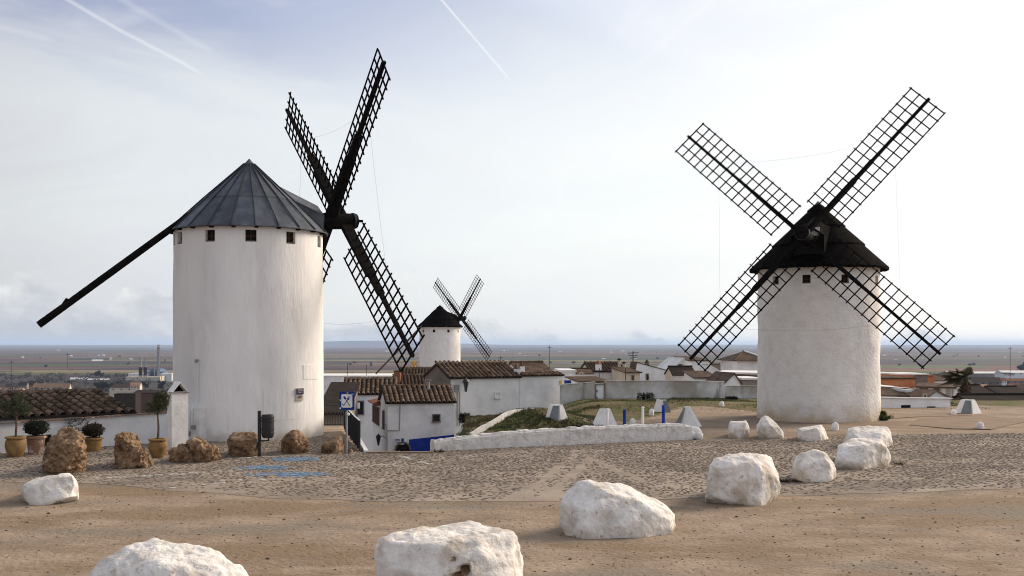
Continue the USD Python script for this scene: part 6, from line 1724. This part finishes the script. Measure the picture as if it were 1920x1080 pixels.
# far town at the right edge
FR = [('far_warehouse', 'white far warehouse roof at the right frame edge', 1880, 1935, 699, 695, 1750, 'roof_pale', 'house_white'), ('far_warehouse', 'long pale far warehouse left of the white one at the right edge', 1823, 1880, 700, 697, 1800, 'roof_pale', 'house_grey'),
      ('far_warehouse', 'dark topped far hall between the pale warehouses', 1884, 1902, 702, 699, 1650, 'roof_dark', 'house_white'), ('far_warehouse', 'grey low far hall behind the palm crown', 1780, 1794, 700, 696, 1500, 'roof_pale', 'house_grey'),
      ('far_block', 'long brown far block with a pale eave right of the palm', 1822, 1878, 716, 708, 1080, 'roof_brown', 'house_grey'), ('far_house', 'cream far house below the long brown block', 1858, 1876, 727, 720, 700, 'roof_brown', 'house_cream'),
      ('far_house', 'far house with a little lit white gable right of the long block', 1868, 1888, 714, 709, 1150, 'roof_red', 'house_white'), ('far_house', 'red roofed far house near the right edge', 1896, 1914, 724, 719, 800, 'roof_red', 'house_cream'),
      ('far_house', 'brown roofed far house at the right edge', 1908, 1935, 730, 722, 720, 'roof_brown', 'house_grey'), ('far_house', 'low tan far house in front of the cream one', 1842, 1862, 724, 721, 760, 'roof_orange', 'house_cream'),
      ('far_house', 'grey roofed far house between the cream one and the red roof', 1876, 1900, 732, 725, 640, 'roof_dark', 'house_cream'), ('far_house', 'small brick far house behind the palm trunk', 1828, 1846, 732, 727, 560, 'roof_brown', 'brick_orange'),
      ('far_house', 'white far house just right of the big brick building', 1750, 1764, 707, 704, 1300, 'roof_pale', 'house_white'), ('far_block', 'long brownish far terrace left of the right edge', 1884, 1935, 714, 710, 1200, 'roof_red', 'house_grey')]
for nm, lab, x0, x1, ye, yr, Y, cov, wl_ in FR:
    far_house(nm, lab, x0, x1, ye, yr, Y, alpha=3, cover=cov, wall=wl_, cat='warehouse' if 'ware' in nm else 'house', depth=26 if 'ware' in nm else None, wins=4)

# specks on the plain: farms and field trees, each a thing of its own
r_ = np.random.RandomState(12)
FG = 'tiny white farm buildings scattered far over the plain'
for i in range(46):
    py = r_.uniform(652.5, 676); px = r_.uniform(0, 1920)
    Y = (EYE + 62.0) * F / (py - HOR)
    w = r_.uniform(2.0, 6.5)
    P = at(px, py - 1.2, Y)
    far_house('farm_building', 'tiny pale farm building far out on the plain', px, px + w, py - r_.uniform(.8, 1.4), py - 2.0, Y, alpha=r_.uniform(-20, 20), cover='roof_pale' if i % 3 else 'roof_red', wall='house_white', group=FG, wins=1, depth=12)
TG = 'small dark field trees scattered far over the plain'
for i in range(70):
    py = r_.uniform(652, 690); px = r_.uniform(0, 1920)
    Y = (EYE + 62.0) * F / (py - HOR)
    p = at(px, py, Y); p[2] = float(H(p[0], p[1]))
    far_tree('field_tree', 'small dark tree standing far out in the fields', p, r_.uniform(5, 9), r_.uniform(5, 16) , 'leaf_pine', 130, 100 + i, 2.2, group=TG, lift=.05)
# the yellow crane and sheds left of the distant windmill
yc = thing('yellow_crane', 'small yellow crane beside the distant windmill', 'crane', at(776, 697, 600))
part(yc, 'mast', beam(at(776, 740, 600), at(776, 676, 600), 1.2, 1.2), M['yellow_paint']); part(yc, 'jib', beam(at(771, 680, 600), at(784, 684, 600), .9, .7), M['yellow_paint']); part(yc, 'cab', box(at(774, 690, 600), (3, 2, 2.2)), M['yellow_paint'])
far_house('far_shed', 'pale shed with a yellow end left of the distant windmill', 757, 786, 696, 693, 620, roof='flat', cover='roof_pale', cat='shed', wall='house_white')
# poles
for i, (px, py0, py1, Y) in enumerate(((1030, 648, 690, 260), (939, 668, 690, 240), (21, 676, 716, 1300), (127, 661, 676, 2600), (1894, 650, 698, 900))):
    pl_ = thing('pole', ['thin pole on the horizon above the long white house, right of the distant windmill', 'thin low pole with a cross arm right of the distant windmill', 'far pylon at the left edge of the plain', 'far thin pylon left of the plain warehouse', 'far pylon at the right edge of the plain'][i], 'pole', at(px, py1, Y))
    part(pl_, 'shaft', tube([at(px, py1 + 14, Y), at(px, py0, Y)], .00016 * Y + .03, 6), M['roof_dark'])
    part(pl_, 'cross_arm', tube([at(px - 4, py0 + 3, Y), at(px + 4, py0 + 3, Y)], .00012 * Y + .02, 5), M['roof_dark'])

# brushwood on the slopes below the square
def slope_brush():
    r = np.random.RandomState(31)
    ms = []
    for _ in range(1500):
        px, Y = r.uniform(-40, 1960), r.uniform(1000, 2200)
        p = V((px - CX) / F * Y, Y, 0); p[2] = float(H(p[0], p[1]))
        w = r.uniform(4, 14)
        ms.append(leaves(r, [(p + V(0, 0, 1.6), V(w, w * .6, 2.6))], 30, 2.8, 2.0))
    solo('scrubland', cat_(ms), M['leaf_bare'], kind='stuff')


slope_brush()

# grass on the bank
def grass():
    r = np.random.RandomState(41)
    protos = []
    for k in range(4):
        vs, fs = [], []
        for i in range(9):
            a = r.uniform(0, 6.28); b = V(r.uniform(-.4, .4), r.uniform(-.4, .4), 0); h = r.uniform(.5, 1.0); ln = V(math.cos(a), math.sin(a), 0) * r.uniform(.2, .7); s = V(-math.sin(a), math.cos(a), 0) * .05
            j = len(vs); vs += [b - s, b + s, b + ln * .4 + V(0, 0, h * .7) + s * .6, b + ln * .4 + V(0, 0, h * .7) - s * .6, b + ln + V(0, 0, h)]
            fs += [[j, j + 1, j + 2], [j, j + 2, j + 3], [j + 3, j + 2, j + 4]]
        protos.append(trimesh.Trimesh(vs, fs, process=False))
    n = 90000
    x = r.uniform(-2.6, 24, n); y = r.uniform(34, 66, n)
    wy = 36.3 + .45 * (x + 2.36)
    den = meshkit.fbm(np.stack([x * .5, y * .35, 0 * x], -1), 4, 6)
    zone = np.where(x < 3.6, 1.0, sm((y - 48 - 4 * sm((x - 8) / 8)) / 4)) * (y > wy)
    ok = (r.rand(n) < np.clip((den - .36) * 3.0, .03, 1) * zone) & (np.hypot(x - 13.4, y - 46.6) > 3.0)
    ok &= shapely.contains_xy(PLATEAU, x, y)
    x, y, den = x[ok], y[ok], den[ok]
    s = r.uniform(.025, .065, len(x)) * (1 + .9 * (den > .62))
    idx = r.randint(0, 4, len(x))
    g = (meshkit.fbm(np.stack([x * .25, y * .22, 0 * x], -1), 3, 16) + .14 * sm((y - 46) / 5)) > .50
    for nm, sel, mt in (('grass', g, 'grass_green'), ('dry_grass', ~g, 'grass_blade')):
        instancer('/World/' + nm, protos, [M[mt]] * 4, np.column_stack([x, y, H(x, y)])[sel], np.stack([s * 1.25, s * 1.25, s], 1)[sel], r.uniform(0, 6.28, sel.sum()), idx[sel])


grass()
for lab, px, py, w_, h_, Y, seed in (('dark weedy bush at the foot of the grey boundary wall', 1212, 752, 34, 15, 60.5, 1), ('small weed tuft at the base of the right windmill, right side', 1655, 786, 8, 14, 46, 2), ('low weeds against the grey wall left of the right windmill', 1372, 752, 22, 6, 61.5, 3), ('dry weeds at the corner of the long white house', 872, 806, 22, 18, 52, 4)):
    p = at(px, py, Y); p[2] = float(H(p[0], p[1]))
    b = thing('weed_clump', lab, 'plant', p)
    w = w_ / F * Y; hh = h_ / F * Y + max(0, (at(px, py, Y)[2] - p[2]))
    part(b, 'stem', tube([p, p + V(0, 0, hh * .6)], .02, 5), M['bark'])
    part(b, 'foliage', leaves(np.random.RandomState(seed), [(p + V(w * q, 0, hh * .45), V(w * .22, w * .2, hh * .5)) for q in (-.3, 0, .25)], 900, .12, .04), M['leaf_dark' if seed < 3 else 'leaf_bare'], kind='stuff')

# weeds at the feet of boulders and walls
def weed(label, px, py, r0, hgt, seed, mat='grass_green', n=60, dy=0.0):
    p = hit(px, py, 10); p[1] += dy; p[2] = float(H(p[0], p[1]))
    r = np.random.RandomState(seed)
    t = thing('weed_tuft', label, 'weed', p)
    for k in range(7):
        a = r.uniform(0, 6.28); q = p + V(math.cos(a) * r0 * .6, math.sin(a) * r0 * .4, 0)
        bl = []
        for _ in range(n // 7):
            d = r.normal(size=3) * (1, 1, .3) + V(0, 0, 1.1); d /= np.linalg.norm(d)
            b = q + V(*r.uniform(-.5, .5, 2), 0) * r0 * .5; s_ = np.cross(d, V(.3, .9, .1)); s_ /= np.linalg.norm(s_)
            e_ = b + d * hgt * r.uniform(.5, 1.0); w_ = .006 + hgt * .03
            bl.append(trimesh.Trimesh([b - s_ * w_, b + s_ * w_, e_ + V(0, 0, -.1 * hgt) + s_ * w_ * .6, e_ + d * .01], [[0, 1, 2], [0, 2, 3]], process=False))
        part(t, 'blades', cat_(bl), M[mat], kind='stuff')


weed('small green weed under the front edge of the tall squarish boulder', 1378, 944, .16, .10, 1)
weed('dry weed between the tall squarish boulder and the pointed one', 1472, 905, .14, .12, 2, 'grass_blade')
weed('green weed at the right foot of the right windmill', 1654, 788, .25, .45, 3, n=140)
weed('dry tuft at the left end of the low stone wall', 822, 848, .18, .14, 4, 'grass_blade')
weed('dry tuft beside the wide white boulder', 1684, 872, .14, .10, 5, 'grass_blade')
